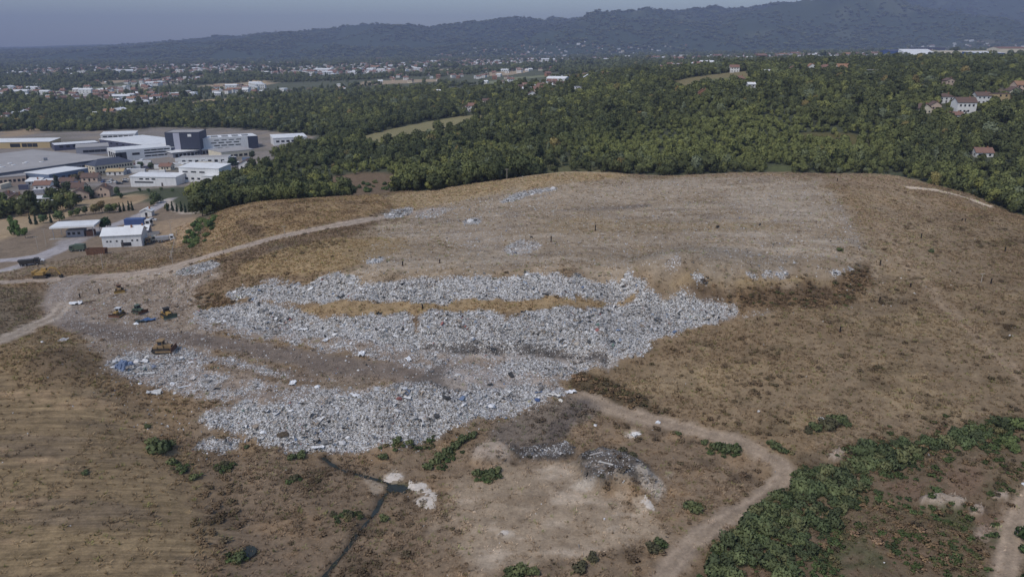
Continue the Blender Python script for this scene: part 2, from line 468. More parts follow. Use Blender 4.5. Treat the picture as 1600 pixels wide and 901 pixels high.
# scrubby foot of the slope
z_foot = zone([(345,1050),(345,800),(320,745),(300,700),(420,705),(520,710),(640,695),(760,660),(880,620),(960,640),(1180,705),(1220,740),(1100,810),(1000,1050)], 4, 4)
paint(z_foot, (110, 94, 77), .85)
paint(z_foot*sstep(.05, .5, NZ(8., 5., 27, 5)), (122, 101, 78), .75)
paint(z_foot*sstep(.12, .5, NZ(7., 4., 28, 5)), (80, 68, 55), .75)
z_br = zone([(1060,1000),(1100,860),(1200,760),(1300,690),(1450,670),(1560,655),(1720,640),(1720,1000)], 5, 5)
paint(z_br, (90, 78, 62), .8)
paint(z_br*sstep(.0, .45, NZ(9., 6., 29, 5)), (104, 84, 69), .7)
paint(z_br*sstep(.05, .4, NZ(7., 6., 30, 5)), (68, 71, 48), .7)
# bare plateau on top of the landfill
z_plat = zone([(560,395),(600,345),(680,318),(790,296),(860,287),(960,281),(1030,278),(1130,275),(1240,273),(1290,290),(1320,335),(1352,388),(1340,415),(1300,430),(1160,434),(990,433),(800,434),(600,441),(520,437),(540,425)], 8, 7, 9.)
paint(z_plat, (141, 125, 106), 1, .7)
st = NZ(20., 4., 33, 5, .55, 1/55.)
paint(z_plat*sstep(.0, .45, st), (126, 110, 91), .75)
paint(z_plat*sstep(.1, .5, -st), (153, 139, 123), .7)
paint(z_plat*sstep(.15, .5, NZ(24., 7., 34, 4)), (127, 110, 88), .7)
paint(z_plat*sstep(.2, .5, NZ(13., 4., 35, 4)), (112, 99, 86), .6)
paint(zone([(840,345),(900,338),(1050,350),(1180,345),(1260,352),(1180,362),(1000,362),(860,366)], 2.5, 2), (130, 112, 86), .7)
paint(zone([(870,326),(960,322),(1020,318),(1025,322),(960,329),(880,331)], 1, .8), (103, 92, 83), .8)
paint(zone([(1000,392),(1080,382),(1200,395),(1260,410),(1240,425),(1050,425),(940,425)], 4, 3), (118, 107, 94), .5)
paint(zone([(1150,290),(1280,285),(1300,320),(1310,350),(1200,340),(1120,310)], 8, 6), (152, 139, 124), .5)
paint(zone([(840,300),(960,285),(1120,280),(1130,300),(960,318),(850,320)], 6, 4), (148, 133, 116), .6)
paint(zone([(1270,276),(1420,281),(1490,330),(1460,420),(1360,445),(1330,390),(1300,330)], 16, 10, 20.), (128, 111, 90), .65)
paint(z_plat*sstep(.1, .5, NZ(30., 16., 37, 4)), (128, 112, 92), .5)
# tan grass patches, knoll and ridge
paint(zone([(375,412),(440,390),(500,375),(570,370),(645,372),(640,388),(560,412),(520,428),(440,430),(370,430)], 2, 2), (133, 113, 83), .9)
z_knoll = zone([(345,326),(430,314),(500,309),(600,303),(605,325),(560,342),(440,368),(340,408),(300,412),(320,370)], 2, 2)
paint(z_knoll, (128, 107, 79), .95)
paint(z_knoll*sstep(.05, .4, NZ(10., 4., 36, 4)), (103, 84, 63), .75)
paint(zone([(365,345),(400,348),(420,368),(400,374),(380,362)], 1.5, 1), (88, 72, 56), .8)
paint(zone([(600,303),(720,290),(820,276),(900,264),(980,268),(1000,277),(900,286),(820,297),(700,319),(610,331)], 2, 1.5), (141, 122, 95), .95)
paint(zone([(1010,276),(1200,268),(1400,274),(1480,293),(1440,300),(1300,284),(1130,278)], 2, 1.5), (131, 113, 93), .7)
paint(zone([(480,480),(600,471),(700,467),(800,468),(900,463),(990,455),(988,467),(900,478),(800,488),(720,490),(640,491),(560,493),(460,490)], .8, .7), (130, 110, 82), .95)
paint(zone([(1040,440),(1160,438),(1320,436),(1320,446),(1200,450),(1060,447)], 1.2, 1), (132, 113, 84), .9)
z_dk = zone([(1060,450),(1180,452),(1310,448),(1330,420),(1355,405),(1365,440),(1330,475),(1250,485),(1180,480),(1110,470)], 1.5, 1.6)
paint(z_dk, (86, 70, 53), .9); paint(z_dk*sstep(.1, .5, n_low), (112, 92, 68), .7)
paint(zone([(470,455),(540,450),(640,447),(560,462),(480,468)], 1.5, 1), (126, 107, 82), .0)
z_dk2 = zone([(880,600),(900,582),(940,582),(1000,620),(1060,650),(1000,645),(930,622)], 1, 1.2)
paint(z_dk2, (72, 62, 46), .9)
z_dk3 = zone([(290,462),(330,455),(360,470),(385,485),(350,490),(300,482)], 1, 1)
paint(z_dk3, (98, 80, 55), .9)
# working area, tracks and roads
z_work = zone([(60,440),(200,432),(330,405),(350,430),(300,450),(330,470),(300,500),(340,530),(330,580),(250,600),(180,590),(160,560),(110,520),(85,480)], 2.5, 2)
paint(z_work, (121, 107, 94), .9, .7); paint(z_work*sstep(.05, .5, n_mid), (106, 93, 82), .7); paint(z_work*sstep(.1, .5, n_low), (140, 126, 112), .6)
paint(zone([(140,440),(230,425),(300,412),(310,420),(250,436),(180,442)], 1.2, 1), (150, 135, 120), .7)
ROAD = np.zeros_like(ZZ); TARM = np.zeros_like(ZZ)
def road(pts, width, rgb, k=1.0, tarm=False, ruts=True, feather=.9, ragged=.9):
    M, p = band(pts, width, feather, ragged)
    paint(M, rgb, k, .25)
    if ruts:
        s = _window(np.array(p), width)
        d = np.abs(seg_dist(XX[s], YY[s], np.array(p), False)-width*.26)
        R = np.zeros_like(ZZ); R[s] = sstep(.7, .25, d)*M[s]*(.7+.4*n_mid[s])
        paint(R, tuple(int(c*1.16) for c in rgb), .8*k)
        R2 = np.zeros_like(ZZ); R2[s] = sstep(.9, .3, np.abs(d - width*.26)*1.0)*M[s]*sstep(-.3, .4, n_mid[s]); paint(R2*0 + R2, (108, 92, 76), .55*k); ZZ[s] -= .10*R[s]
    (TARM if tarm else ROAD)[:] = np.maximum(TARM if tarm else ROAD, M*(k > .65))
    return p
R_UP = road([(-80,446),(0,441),(70,437),(140,432),(210,428),(265,418),(320,402),(380,385),(430,371),(500,357),(560,345),(620,336),(680,328)], 7, (140, 126, 114))
road([(125,434),(95,450),(88,470),(98,492),(130,512),(190,522),(240,520)], 9, (122, 110, 101))
road([(-60,548),(0,533),(50,508),(85,495),(100,475)], 6, (143, 130, 118), .8)
R_DK = road([(120,508),(180,521),(250,525),(330,532),(400,545),(470,560),(540,573),(620,582),(690,590)], 8.5, (104, 93, 85), .9, ruts=False, feather=1.6, ragged=1.6)
road([(330,560),(420,582),(520,590),(620,592)], 5, (112, 99, 88), .6)
R_LO = road([(905,616),(935,630),(985,646),(1050,662),(1120,681),(1180,700),(1222,722),(1226,745),(1190,780),(1130,812),(1075,850),(1035,901),(1015,960)], 4.9, (126, 111, 96), .9)
R_BR = road([(1640,735),(1610,770),(1588,810),(1575,860),(1570,910),(1572,980)], 4.2, (134, 118, 102), .9)
road([(1375,350),(1400,390),(1440,440),(1500,500),(1550,545),(1610,600),(1700,680)], 4.2, (126, 109, 90), .6)
road([(1420,293),(1470,298),(1510,309),(1545,322)], 3.4, (172, 158, 142), .95, ruts=False)
road([(1290,296),(1310,320),(1335,360),(1352,395)], 5, (132, 120, 106), .35, ruts=False, feather=2, ragged=2)
# lower clearing with heaps, crusts and dark spoil
z_clear = zone([(690,800),(715,755),(770,735),(830,725),(900,722),(960,785),(1015,802),(1065,832),(1050,868),(980,850),(900,860),(850,901),(760,895),(725,860)], 3, 4.5, 6.)
paint(z_clear, (131, 115, 97), .95, .8); paint(z_clear*sstep(.05, .5, NZ(9., 2.2, 51, 4)), (128, 112, 94), .75); paint(z_clear*sstep(.15, .5, NZ(12., 4., 52, 4)), (154, 139, 123), .7); paint(z_clear*sstep(.15, .45, NZ(5., 4., 53, 5, .6)), (112, 96, 78), .7)
paint(zone([(735,705),(770,688),(800,695),(802,718),(760,728),(735,722)], 1, 1), (140, 126, 113), .9)
z_sp = zone([(780,655),(830,635),(890,616),(940,628),(930,650),(880,680),(870,702),(800,706),(770,690)], 1.5, 1.5)
paint(z_sp, (100, 90, 81), .95)
paint(zone([(850,690),(870,650),(905,618),(935,628),(900,655),(870,695)], .8, .9), (84, 76, 71), .9)
z_black = zone([(803,700),(840,694),(900,690),(905,712),(870,722),(810,720)], .7, 1.8, 3.)
paint(z_black, (66, 61, 57), .9)
z_black2 = zone([(900,712),(950,706),(1000,722),(1015,745),(1005,758),(950,762),(910,758)], .8, 2.0, 3.)
paint(z_black2, (82, 75, 68), .9); paint(z_black2*sstep(.0, .4, NZ(2.4, 2.4, 57, 4)), (58, 55, 51), .8); paint(z_black2*sstep(.2, .5, NZ(2., 2., 58, 4)), (130, 118, 106), .8)
for q in ([(990,735),(1025,745),(1040,765),(1030,790),(1005,770)], [(905,752),(935,760),(910,770),(898,760)]): paint(zone(q, .8, .8), (150, 140, 130), .8)
CRUST = np.zeros_like(ZZ)
for q, k in (([(598,742),(618,736),(630,742),(622,751),(606,752)], .9), ([(634,754),(655,750),(676,762),(672,770),(650,769)], 1), ([(648,782),(662,770),(684,768),(684,782),(678,796),(660,794)], 1),
             ([(976,682),(990,674),(1004,676),(992,686)], .8), ([(985,778),(1010,784),(1030,800),(1018,803),(995,795)], .45), ([(770,834),(790,829),(806,833),(790,840)], .6), ([(940,824),(965,821),(965,830),(945,832)], .35),
             ([(565,738),(590,745),(600,760),(590,775),(570,755)], .45), ([(1042,742),(1050,738),(1058,745),(1045,750)], .4), ([(895,755),(912,758),(908,764),(896,762)], .5), ([(905,768),(935,762),(935,768),(912,772)], .6), ([(1400,470),(1404,470),(1404,473)], 0)):
    if k: CRUST = np.maximum(CRUST, zone(q, .3, 1.0, 2.2, 1)*k)
paint(CRUST, (168, 156, 142), .7)
# ditch with water
STREAM_PX = [(505,712),(525,728),(550,738),(578,745),(600,750),(618,757),(607,766),(596,776),(590,792),(572,815),(556,835),(540,858),(520,880),(505,901),(490,930)]
M, STREAM = band(STREAM_PX, 1.6, .9, .3)
paint(M, (66, 58, 50), .9); ZZ -= M*.55
POND_PX = [(601,757),(612,752),(634,752),(646,758),(642,767),(622,770),(606,766)]
M = zone(POND_PX, .5, .1, smooth=2); paint(M, (60, 62, 44), .95); ZZ -= M*.45
# left side: yards, fields and tarmac
z_ind = zone([(-300,330),(-150,300),(0,322),(60,320),(150,305),(260,292),(330,290),(390,270),(440,240),(480,222),(500,212),(400,200),(250,198),(150,205),(0,205),(-200,212),(-300,250)], 5, 4, smooth=1)
paint(z_ind, (126, 117, 110), .9, .3); ni = fbm(XX/26., YY/26., 55, 3); paint(z_ind*sstep(.05, .5, ni), (104, 98, 84), .8); paint(z_ind*sstep(.1, .5, -ni), (138, 124, 104), .7)
z_left = zone([(-300,460),(-300,340),(0,345),(100,330),(235,310),(300,330),(330,335),(290,390),(230,410),(100,412),(0,440)], 4, 3, smooth=1)
paint(z_left, (122, 106, 88), .95, .6); paint(z_left*sstep(.05, .5, n_mid), (106, 92, 76), .75)
paint(zone([(-60,345),(0,338),(60,326),(130,312),(225,300),(232,316),(150,326),(60,352),(0,378),(-60,385)], 1.5, 1), (152, 131, 101), .95)
paint(zone([(240,345),(320,335),(300,370),(268,392),(238,368)], 2, 1.5), (141, 120, 95), .9)
paint(zone([(150,312),(230,303),(232,312),(150,322)], 1.5, 1), (131, 108, 80), .7)
paint(zone([(60,300),(150,292),(230,284),(230,292),(120,310),(60,316)], 3, 2), (96, 88, 74), .6)
road([(-80,412),(0,407),(40,403),(70,398),(95,388),(118,375),(145,362),(180,352),(215,338),(238,328),(262,312)], 8, (152, 146, 146), 1, True, False)
road([(95,390),(60,405),(25,418),(-40,432)], 6, (150, 143, 141), 1, True, False)
paint(zone([(85,378),(120,362),(150,352),(165,360),(130,378),(95,390)], 1.5, 1), (140, 133, 130), .9)
road([(262,312),(275,330),(300,334),(335,328)], 3.5, (165, 152, 136), .9, False, False)
road([(150,288),(200,292),(260,283),(290,270)], 9, (134, 126, 122), 1, True, False)
# clearings and stubble strips in the woods behind
CLEAR = np.zeros_like(ZZ)
def clear(pts, rgb, k=.95, c=1.0, f=4, r=3):
    M = zone(pts, f, r, 20.0); paint(M, rgb, k); CLEAR[:] = np.maximum(CLEAR, M*c)
clear([(282,166),(300,158),(350,154),(402,152),(404,157),(350,163),(290,171)], (160, 138, 104), 1, 1, 8)
clear([(55,158),(140,147),(142,151),(60,162)], (150, 122, 96), .9, 1, 8)
clear([(190,171),(235,163),(300,160),(280,168),(200,176)], (138, 118, 96), .9, 1, 8)
clear([(383,125),(419,126),(419,131),(383,131)], (166, 142, 106), 1, 1, 10)
clear([(556,216),(600,204),(650,193),(750,176),(768,192),(674,217),(580,237)], (124, 116, 80), .95, 1, 3)
clear([(505,278),(560,268),(612,270),(640,288),(610,302),(520,304)], (106, 88, 68))
clear([(850,248),(915,246),(950,262),(900,270),(838,268)], (86, 86, 56), .9, .75, 8, 8)
clear([(845,126),(900,116),(935,112),(945,117),(900,127),(860,133)], (146, 112, 84), .9, 1, 6)
clear([(1020,136),(1080,121),(1170,110),(1190,117),(1110,132),(1045,146)], (120, 108, 72), .9, 1, 4)
clear([(1085,128),(1130,122),(1180,118),(1180,128),(1130,136),(1090,142)], (100, 102, 62), .9, 1, 4)
clear([(1190,268),(1200,258),(1240,258),(1260,268)], (84, 88, 54))
clear([(1540,140),(1600,135),(1640,150),(1600,158),(1545,156)], (120, 104, 84), .7, .9, 4)
clear([(1235,205),(1330,208),(1368,218),(1340,228),(1250,226)], (92, 84, 48), .9, .8)
clear([(640,272),(700,262),(760,262),(760,272),(700,280)], (84, 86, 56), .6, .0)
clear([(0,208),(40,200),(70,198),(60,208),(0,216)], (148, 126, 98), .9, 1, 5)

# ---- refuse cover: 0 bare .. 1 deep
RUB = np.zeros_like(ZZ)
r_up = zone([(352,456),(400,446),(470,447),(500,437),(540,430),(555,441),(620,441),(650,436),(700,434),(780,434),(840,430),(900,432),(975,431),(992,437),(1004,452),(985,456),(920,460),(850,464),(750,466),(640,467),(560,470),(480,472),(420,468),(360,466)], 1.4, 1.6, 4.)
r_main = zone([(300,484),(340,478),(400,470),(440,480),(480,494),(540,497),(600,492),(640,489),(643,522),(657,522),(661,488),(700,486),(783,490),(789,516),(800,492),(860,485),(930,478),(985,468),(1002,455),(1060,465),(1110,472),(1140,478),(1153,489),(1120,500),(1060,517),(1010,540),(970,565),(930,578),(890,580),(872,600),(890,612),(872,622),(800,640),(740,660),(690,682),(600,695),(500,707),(430,702),(385,692),(385,670),(340,664),(312,656),(325,642),(390,630),(330,625),(270,612),(210,594),(176,578),(180,556),(240,560),(330,575),(450,600),(560,606),(640,600),(700,590),(640,568),(560,556),(450,535),(340,520),(300,505)], 1.6, 2.0, 5., 1)
r_lite = zone([(170,550),(250,540),(340,552),(450,585),(560,598),(690,600),(720,560),(600,540),(450,520),(330,505),(290,500),(350,480),(500,520),(700,560),(740,600),(600,620),(400,640),(300,620),(200,600)], 2, 2)
RUB = np.maximum(np.maximum(r_up, r_main), r_lite*.45)
dk = band([(300,528),(400,545),(470,560),(540,573),(620,582),(690,592),(720,605)], 5, 2.4, 1.8)[0]
RUB *= 1-.70*dk
dk2 = band([(330,572),(420,592),(520,600),(600,600)], 4, 1.5, 1)[0]; RUB *= 1-.55*dk2
ben = band([(660,545),(740,549),(820,552),(900,560),(960,562)], 5, 1.2, .5)[0]     # trodden bench below the upper tip
flat = zone([(700,575),(760,570),(850,590),(830,605),(740,612),(690,600)], 2, 2)
for q, k in (([(272,426),(300,414),(335,405),(342,418),(300,428)], .8), ([(595,338),(620,325),(648,324),(640,336),(610,342)], .8), ([(775,318),(800,303),(830,297),(868,292),(868,297),(820,306),(795,318)], .65),
             ([(720,348),(735,341),(752,344),(745,351)], .8), ([(572,411),(585,403),(602,402),(596,411)], .75), ([(1062,440),(1085,431),(1110,430),(1100,438)], .7), ([(1150,432),(1190,427),(1225,418),(1245,427),(1220,433)], .6),
             ([(1290,428),(1318,419),(1335,421),(1318,430)], .8), ([(300,702),(310,685),(330,684),(350,684),(372,686),(368,702),(340,708)], .6), ([(395,440),(440,434),(470,440),(430,444)], .45), ([(180,580),(185,556),(215,556),(245,575),(220,592)], .8),
             ([(640,335),(700,320),(720,326),(660,345)], .3), ([(1288,296),(1300,298),(1330,345),(1352,395),(1335,390),(1312,345)], .22), ([(780,395),(800,378),(830,372),(850,385),(820,400)], .4), ([(1030,425),(1050,400),(1065,398),(1060,425)], .35), ([(690,360),(740,352),(800,370),(760,390),(700,385)], .22),
             ([(1150,495),(1180,484),(1210,482),(1205,492),(1165,500)], .3), ([(808,716),(815,698),(850,696),(895,692),(898,712),(850,718)], .35), ([(908,752),(915,715),(950,708),(1000,725),(1010,750),(950,758)], .3), ([(760,640),(800,628),(860,620),(870,628),(800,650)], .3), ([(500,440),(540,428),(560,432),(545,446),(510,452)], .7)):
    RUB = np.maximum(RUB, zone(q, .8, 1.2, 2.5, 1)*k)
rn = NZ(3.2, 3.2, 61, 4, .6)
FRESH = np.maximum(r_up, zone([(300,484),(340,478),(400,470),(480,490),(640,488),(700,484),(860,483),(985,466),(1002,455),(1153,482),(1153,492),(1060,519),(1000,546),(945,556),(880,548),(800,540),(720,538),(640,535),(540,530),(440,518),(340,505)], 1.5, 1.8, 5., 1))
FRESH = np.maximum(FRESH, zone([(308,658),(330,642),(420,630),(560,618),(640,606),(690,602),(720,614),(780,612),(850,606),(890,614),(870,624),(800,642),(740,662),(690,684),(600,697),(500,709),(430,704),(383,694),(383,670),(340,666)], 1.5, 1.8, 5., 1))
FRESH = np.maximum(FRESH, zone([(176,580),(180,556),(215,554),(245,572),(220,592)], 1, 1, 3.)); FRESH = np.maximum(FRESH, .55*zone([(800,560),(900,562),(965,566),(930,580),(890,582),(830,590),(780,575)], 2, 2, 4.))
COMP = r_main*(1-FRESH)
RUB = RUB*(1-COMP*(.60-.35*rn))
paint(sstep(.25, .8, RUB + .25*rn*(RUB > .02)), (138, 130, 122), .92, 1.2)
paint(sstep(.3, .8, RUB)*sstep(.12, .5, rn), (112, 103, 94), .75)
paint(sstep(.3, .8, RUB)*sstep(.12, .5, -rn), (165, 161, 160), .6)
dk_ = band([(110,505),(180,521),(250,526),(330,533),(400,546),(470,561),(540,573),(620,583),(680,592)], 5.5, 2.2, 1.8)[0]
paint(dk_, (98, 87, 79), .85)
paint(COMP, (136, 123, 112), .62); paint(COMP*sstep(.1, .45, NZ(9., 3., 74, 4)), (118, 105, 94), .6)
z_lip = zone([(636,604),(668,578),(694,560),(712,586),(722,614),(700,612),(670,600)], 1, 1, 3.); paint(z_lip, (84, 78, 74), .7)
paint(ben*(RUB > .2), (152, 142, 132), .75, .3); paint(flat, (150, 140, 132), .55, .5)
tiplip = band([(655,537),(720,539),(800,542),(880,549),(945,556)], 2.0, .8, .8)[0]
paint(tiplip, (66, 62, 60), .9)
ZZ -= 1.5*band([(655,541),(720,543),(800,546),(880,553),(945,559)], 2.6, 1.0, .3)[0]

# broad tone and fine hummocks
SOIL[:] = (SOIL*.90 + .10*SOIL.mean(-1, keepdims=True))*1.1
SOIL *= (1 + .15*NEAR*(1-z_plat)*(1-sstep(.1, .4, RUB)))[..., None]
SOIL *= 1 + NEAR[..., None]*(1-sstep(.1, .4, RUB))[..., None]*np.array([.01, 0, -.05])
tone = 1 + .10*n_mid*NEAR + .13*n_low*NEAR + .08*fbm(XX/60., YY/60., 71, 3)
SOIL *= np.clip(tone, .6, 1.5)[..., None]
nearf = 1-sstep(380, 600, YY)
rm = sstep(.2, .7, RUB)
ZZ += nearf*AMP*(1-TARM)*(1-rm)*(.10*n_low + .22*n_mid + .25*n_big*(1-z_plat*.4)) + nearf*rm*(.45*NZ(1.7, 1.7, 81, 3, .6) + .9*NZ(5.5, 4., 82, 4, .6))
ZZ += z_dk*.6*n_low + z_dk2*.5*n_low + (z_black+z_black2)*(.8*NZ(1.8, 1.8, 83, 3) + .5) + z_black2*.8 + zone([(735,705),(770,688),(800,695),(802,718),(760,728),(735,722)], 2, .5)*1.3
ZZ += zone([(900,715),(950,706),(1005,725),(1030,765),(1015,795),(985,770),(930,760)], 3, 1)*1.2
for q, h in (([(1432,785),(1455,775),(1480,776),(1505,782),(1512,792),(1480,796),(1445,794)], 1.5), ([(1512,796),(1530,790),(1538,800),(1530,812),(1515,808)], 1.3), ([(1290,712),(1310,702),(1324,708),(1318,718),(1296,720)], 1.2), ([(1545,772),(1570,768),(1578,780),(1556,786)], .7)):
    M = zone(q, 1.0, .5, 2.); ZZ += M*h*(1+.25*n_low); paint(sstep(.3, .8, M), (160, 145, 130), .85)
paint(zone([(1520,825),(1545,822),(1556,832),(1540,846),(1522,842)], .8, .8), (150, 132, 118), .8)
ZZ += (YY > 900)*fbm(XX/40., YY/40., 84, 2)*1.0

# ------------------------------------------------------------------ ground meshes
SW = np.clip(z_field, 0, 1); LIT = np.clip(sstep(.15, .8, RUB*(1+.4*rn)) + .05*z_plat*(1-z_knoll) + .07*z_work, 0, 1)*(1-.75*dk)*(1-.8*tiplip)*(1-.45*ben)*(YY < 420)
def ground_mat():
    m, nt, b = nodes_of('soil_and_dry_grass')
    N, L = nt.nodes, nt.links
    a = N.new('ShaderNodeAttribute'); a.attribute_name = 'soil'
    g = N.new('ShaderNodeNewGeometry')
    def noise(scale, det, rough=.6):
        n = N.new('ShaderNodeTexNoise'); n.inputs['Scale'].default_value = scale; n.inputs['Detail'].default_value = det; n.inputs['Roughness'].default_value = rough
        L.new(g.outputs['Position'], n.inputs['Vector']); return n
    n1, n2 = noise(2.1, 5, .7), noise(.45, 4, .6)
    ad = N.new('ShaderNodeMath'); ad.operation = 'ADD'; L.new(n1.outputs[0], ad.inputs[0]); L.new(n2.outputs[0], ad.inputs[1])
    r = N.new('ShaderNodeMapRange'); r.inputs['From Min'].default_value = .7; r.inputs['From Max'].default_value = 1.3; r.inputs['To Min'].default_value = .68; r.inputs['To Max'].default_value = 1.32
    L.new(ad.outputs[0], r.inputs['Value'])
    mx = N.new('ShaderNodeMix'); mx.data_type = 'RGBA'; mx.blend_type = 'MULTIPLY'; mx.inputs[0].default_value = 1
    L.new(a.outputs['Color'], mx.inputs[6]); L.new(r.outputs[0], mx.inputs[7])
    # mown swaths: thin streaks across the field
    am = N.new('ShaderNodeAttribute'); am.attribute_name = 'mown'
    mp = N.new('ShaderNodeMapping'); mp.inputs['Scale'].default_value = (.07, .8, 0); vx = N.new('ShaderNodeVectorMath'); vx.operation = 'DOT_PRODUCT'; vx.inputs[1].default_value = (1, .16, 0); L.new(g.outputs['Position'], vx.inputs[0])
    vy = N.new('ShaderNodeVectorMath'); vy.operation = 'DOT_PRODUCT'; vy.inputs[1].default_value = (-.16, 1, 0); L.new(g.outputs['Position'], vy.inputs[0])
    cx_ = N.new('ShaderNodeCombineXYZ'); L.new(vx.outputs['Value'], cx_.inputs[0]); L.new(vy.outputs['Value'], cx_.inputs[1]); L.new(cx_.outputs[0], mp.inputs['Vector'])
    n3 = N.new('ShaderNodeTexNoise'); n3.inputs['Scale'].default_value = 1.0; n3.inputs['Detail'].default_value = 9; n3.inputs['Roughness'].default_value = .74; L.new(mp.outputs[0], n3.inputs['Vector'])
    r3 = N.new('ShaderNodeMapRange'); r3.inputs['From Min'].default_value = .34; r3.inputs['From Max'].default_value = .66; r3.inputs['To Min'].default_value = .58; r3.inputs['To Max'].default_value = 1.42; L.new(n3.outputs[0], r3.inputs['Value'])
    m3 = N.new('ShaderNodeMix'); m3.data_type = 'RGBA'; m3.blend_type = 'MULTIPLY'; L.new(am.outputs['Fac'], m3.inputs[0]); L.new(mx.outputs[2], m3.inputs[6]); L.new(r3.outputs[0], m3.inputs[7])
    # crushed litter: small pale and dark scraps trodden into the soil
    al = N.new('ShaderNodeAttribute'); al.attribute_name = 'litter'
    vo = N.new('ShaderNodeTexVoronoi'); vo.inputs['Scale'].default_value = 3.6; L.new(g.outputs['Position'], vo.inputs['Vector'])
    sx = N.new('ShaderNodeSeparateColor'); L.new(vo.outputs['Color'], sx.inputs[0])
    cr = N.new('ShaderNodeValToRGB'); cr.color_ramp.interpolation = 'CONSTANT'
    stops = [(0, (.10, .095, .09)), (.10, (.24, .21, .18)), (.28, (.40, .38, .36)), (.50, (.54, .525, .51)), (.80, (.70, .69, .67)), (.97, (.30, .33, .39))]
    el = cr.color_ramp.elements
    while len(el) < len(stops): el.new(.5)
    for e_, (p_, c_) in zip(el, stops): e_.position = p_; e_.color = (*c_, 1)
    L.new(sx.outputs[0], cr.inputs[0])
    n4 = N.new('ShaderNodeTexNoise'); n4.inputs['Scale'].default_value = .8; n4.inputs['Detail'].default_value = 5; L.new(g.outputs['Position'], n4.inputs['Vector'])
    c1 = N.new('ShaderNodeMath'); c1.operation = 'MULTIPLY_ADD'; L.new(al.outputs['Fac'], c1.inputs[0]); c1.inputs[1].default_value = 1.25; c1.inputs[2].default_value = -.28
    c2 = N.new('ShaderNodeMath'); c2.operation = 'ADD'; L.new(c1.outputs[0], c2.inputs[0])
    c3 = N.new('ShaderNodeMath'); c3.operation = 'MULTIPLY'; L.new(n4.outputs[0], c3.inputs[0]); c3.inputs[1].default_value = .55; L.new(c3.outputs[0], c2.inputs[1])
    gt = N.new('ShaderNodeMath'); gt.operation = 'GREATER_THAN'; L.new(c2.outputs[0], gt.inputs[0]); L.new(sx.outputs[1], gt.inputs[1])
    gm_ = N.new('ShaderNodeMath'); gm_.operation = 'MULTIPLY'; L.new(gt.outputs[0], gm_.inputs[0])
    st_ = N.new('ShaderNodeMath'); st_.operation = 'GREATER_THAN'; L.new(al.outputs['Fac'], st_.inputs[0]); st_.inputs[1].default_value = .04; L.new(st_.outputs[0], gm_.inputs[1])
    m4 = N.new('ShaderNodeMix'); m4.data_type = 'RGBA'; L.new(gm_.outputs[0], m4.inputs[0]); L.new(m3.outputs[2], m4.inputs[6]); L.new(cr.outputs[0], m4.inputs[7])
    L.new(m4.outputs[2], b.inputs['Base Color'])
    bp = N.new('ShaderNodeBump'); bp.inputs['Strength'].default_value = .7; bp.inputs['Distance'].default_value = .25
    L.new(ad.outputs[0], bp.inputs['Height']); L.new(bp.outputs[0], b.inputs['Normal'])
    b.inputs['Roughness'].default_value = .95; b.inputs['Specular IOR Level'].default_value = .08
    return m
M_SOIL = ground_mat()
dzx = np.gradient(ZZ, axis=1)/np.gradient(GX)[None]; dzy = np.gradient(ZZ, axis=0)/np.gradient(GY)[:, None]
NRM = np.stack([-dzx, -dzy, np.ones_like(ZZ)], -1); NRM /= np.linalg.norm(NRM, axis=-1)[..., None]
ny, nx = ZZ.shape
def fc(M): return (M[:-1, :-1]+M[1:, :-1]+M[:-1, 1:]+M[1:, 1:])/4
cls = np.zeros((ny-1, nx-1), int)
cls[(fc(RUB) > .42) & (YY[:-1, :-1] < 420)] = 2
cls[(fc(ROAD) > .5) & (cls == 0)] = 1
cls[fc(TARM) > .5] = 3
cls[(YY[:-1, :-1] > 4700) & (fc(ZZ) - fc(ZB0) > 12)] = 4
idx = np.arange(nx*ny).reshape(ny, nx)
def ground_piece(c, name, label=None, cat=None, kind='structure'):
    jj, ii = np.nonzero(cls == c)
    q = np.stack([idx[jj, ii], idx[jj, ii+1], idx[jj+1, ii+1], idx[jj+1, ii]], 1)
    used, inv = np.unique(q, return_inverse=True); inv = inv.reshape(-1, 4)
    me = bpy.data.meshes.new(name)
    nv, nf = len(used), len(q)
    me.vertices.add(nv); me.loops.add(nf*4); me.polygons.add(nf)
    co = np.stack([XX.ravel()[used], YY.ravel()[used], ZZ.ravel()[used]], 1)
    me.vertices.foreach_set('co', co.ravel())
    me.loops.foreach_set('vertex_index', inv.ravel().astype(np.int32))
    me.polygons.foreach_set('loop_start', np.arange(0, nf*4, 4, dtype=np.int32))
    me.polygons.foreach_set('use_smooth', np.ones(nf, bool))
    me.update(calc_edges=True)
    at = me.attributes.new('soil', 'FLOAT_COLOR', 'POINT')
    at.data.foreach_set('color', np.concatenate([SOIL.reshape(-1, 3)[used], np.ones((nv, 1))], 1).ravel().astype(np.float32))
    am = me.attributes.new('mown', 'FLOAT', 'POINT'); am.data.foreach_set('value', SW.ravel()[used].astype(np.float32))
    am = me.attributes.new('litter', 'FLOAT', 'POINT'); am.data.foreach_set('value', LIT.ravel()[used].astype(np.float32))
    me.normals_split_custom_set_from_vertices(NRM.reshape(-1, 3)[used].tolist())
    me.materials.append(M_SOIL)
    o = link(name, me); tag(o, label, cat, None, kind)
    return o
ground_piece(0, 'ground')
ground_piece(1, 'dirt_road')
ground_piece(2, 'refuse_slope', 'compacted grey refuse face under the loose litter', 'refuse', 'stuff')
ground_piece(3, 'tarmac_road')
ground_piece(4, 'hills')

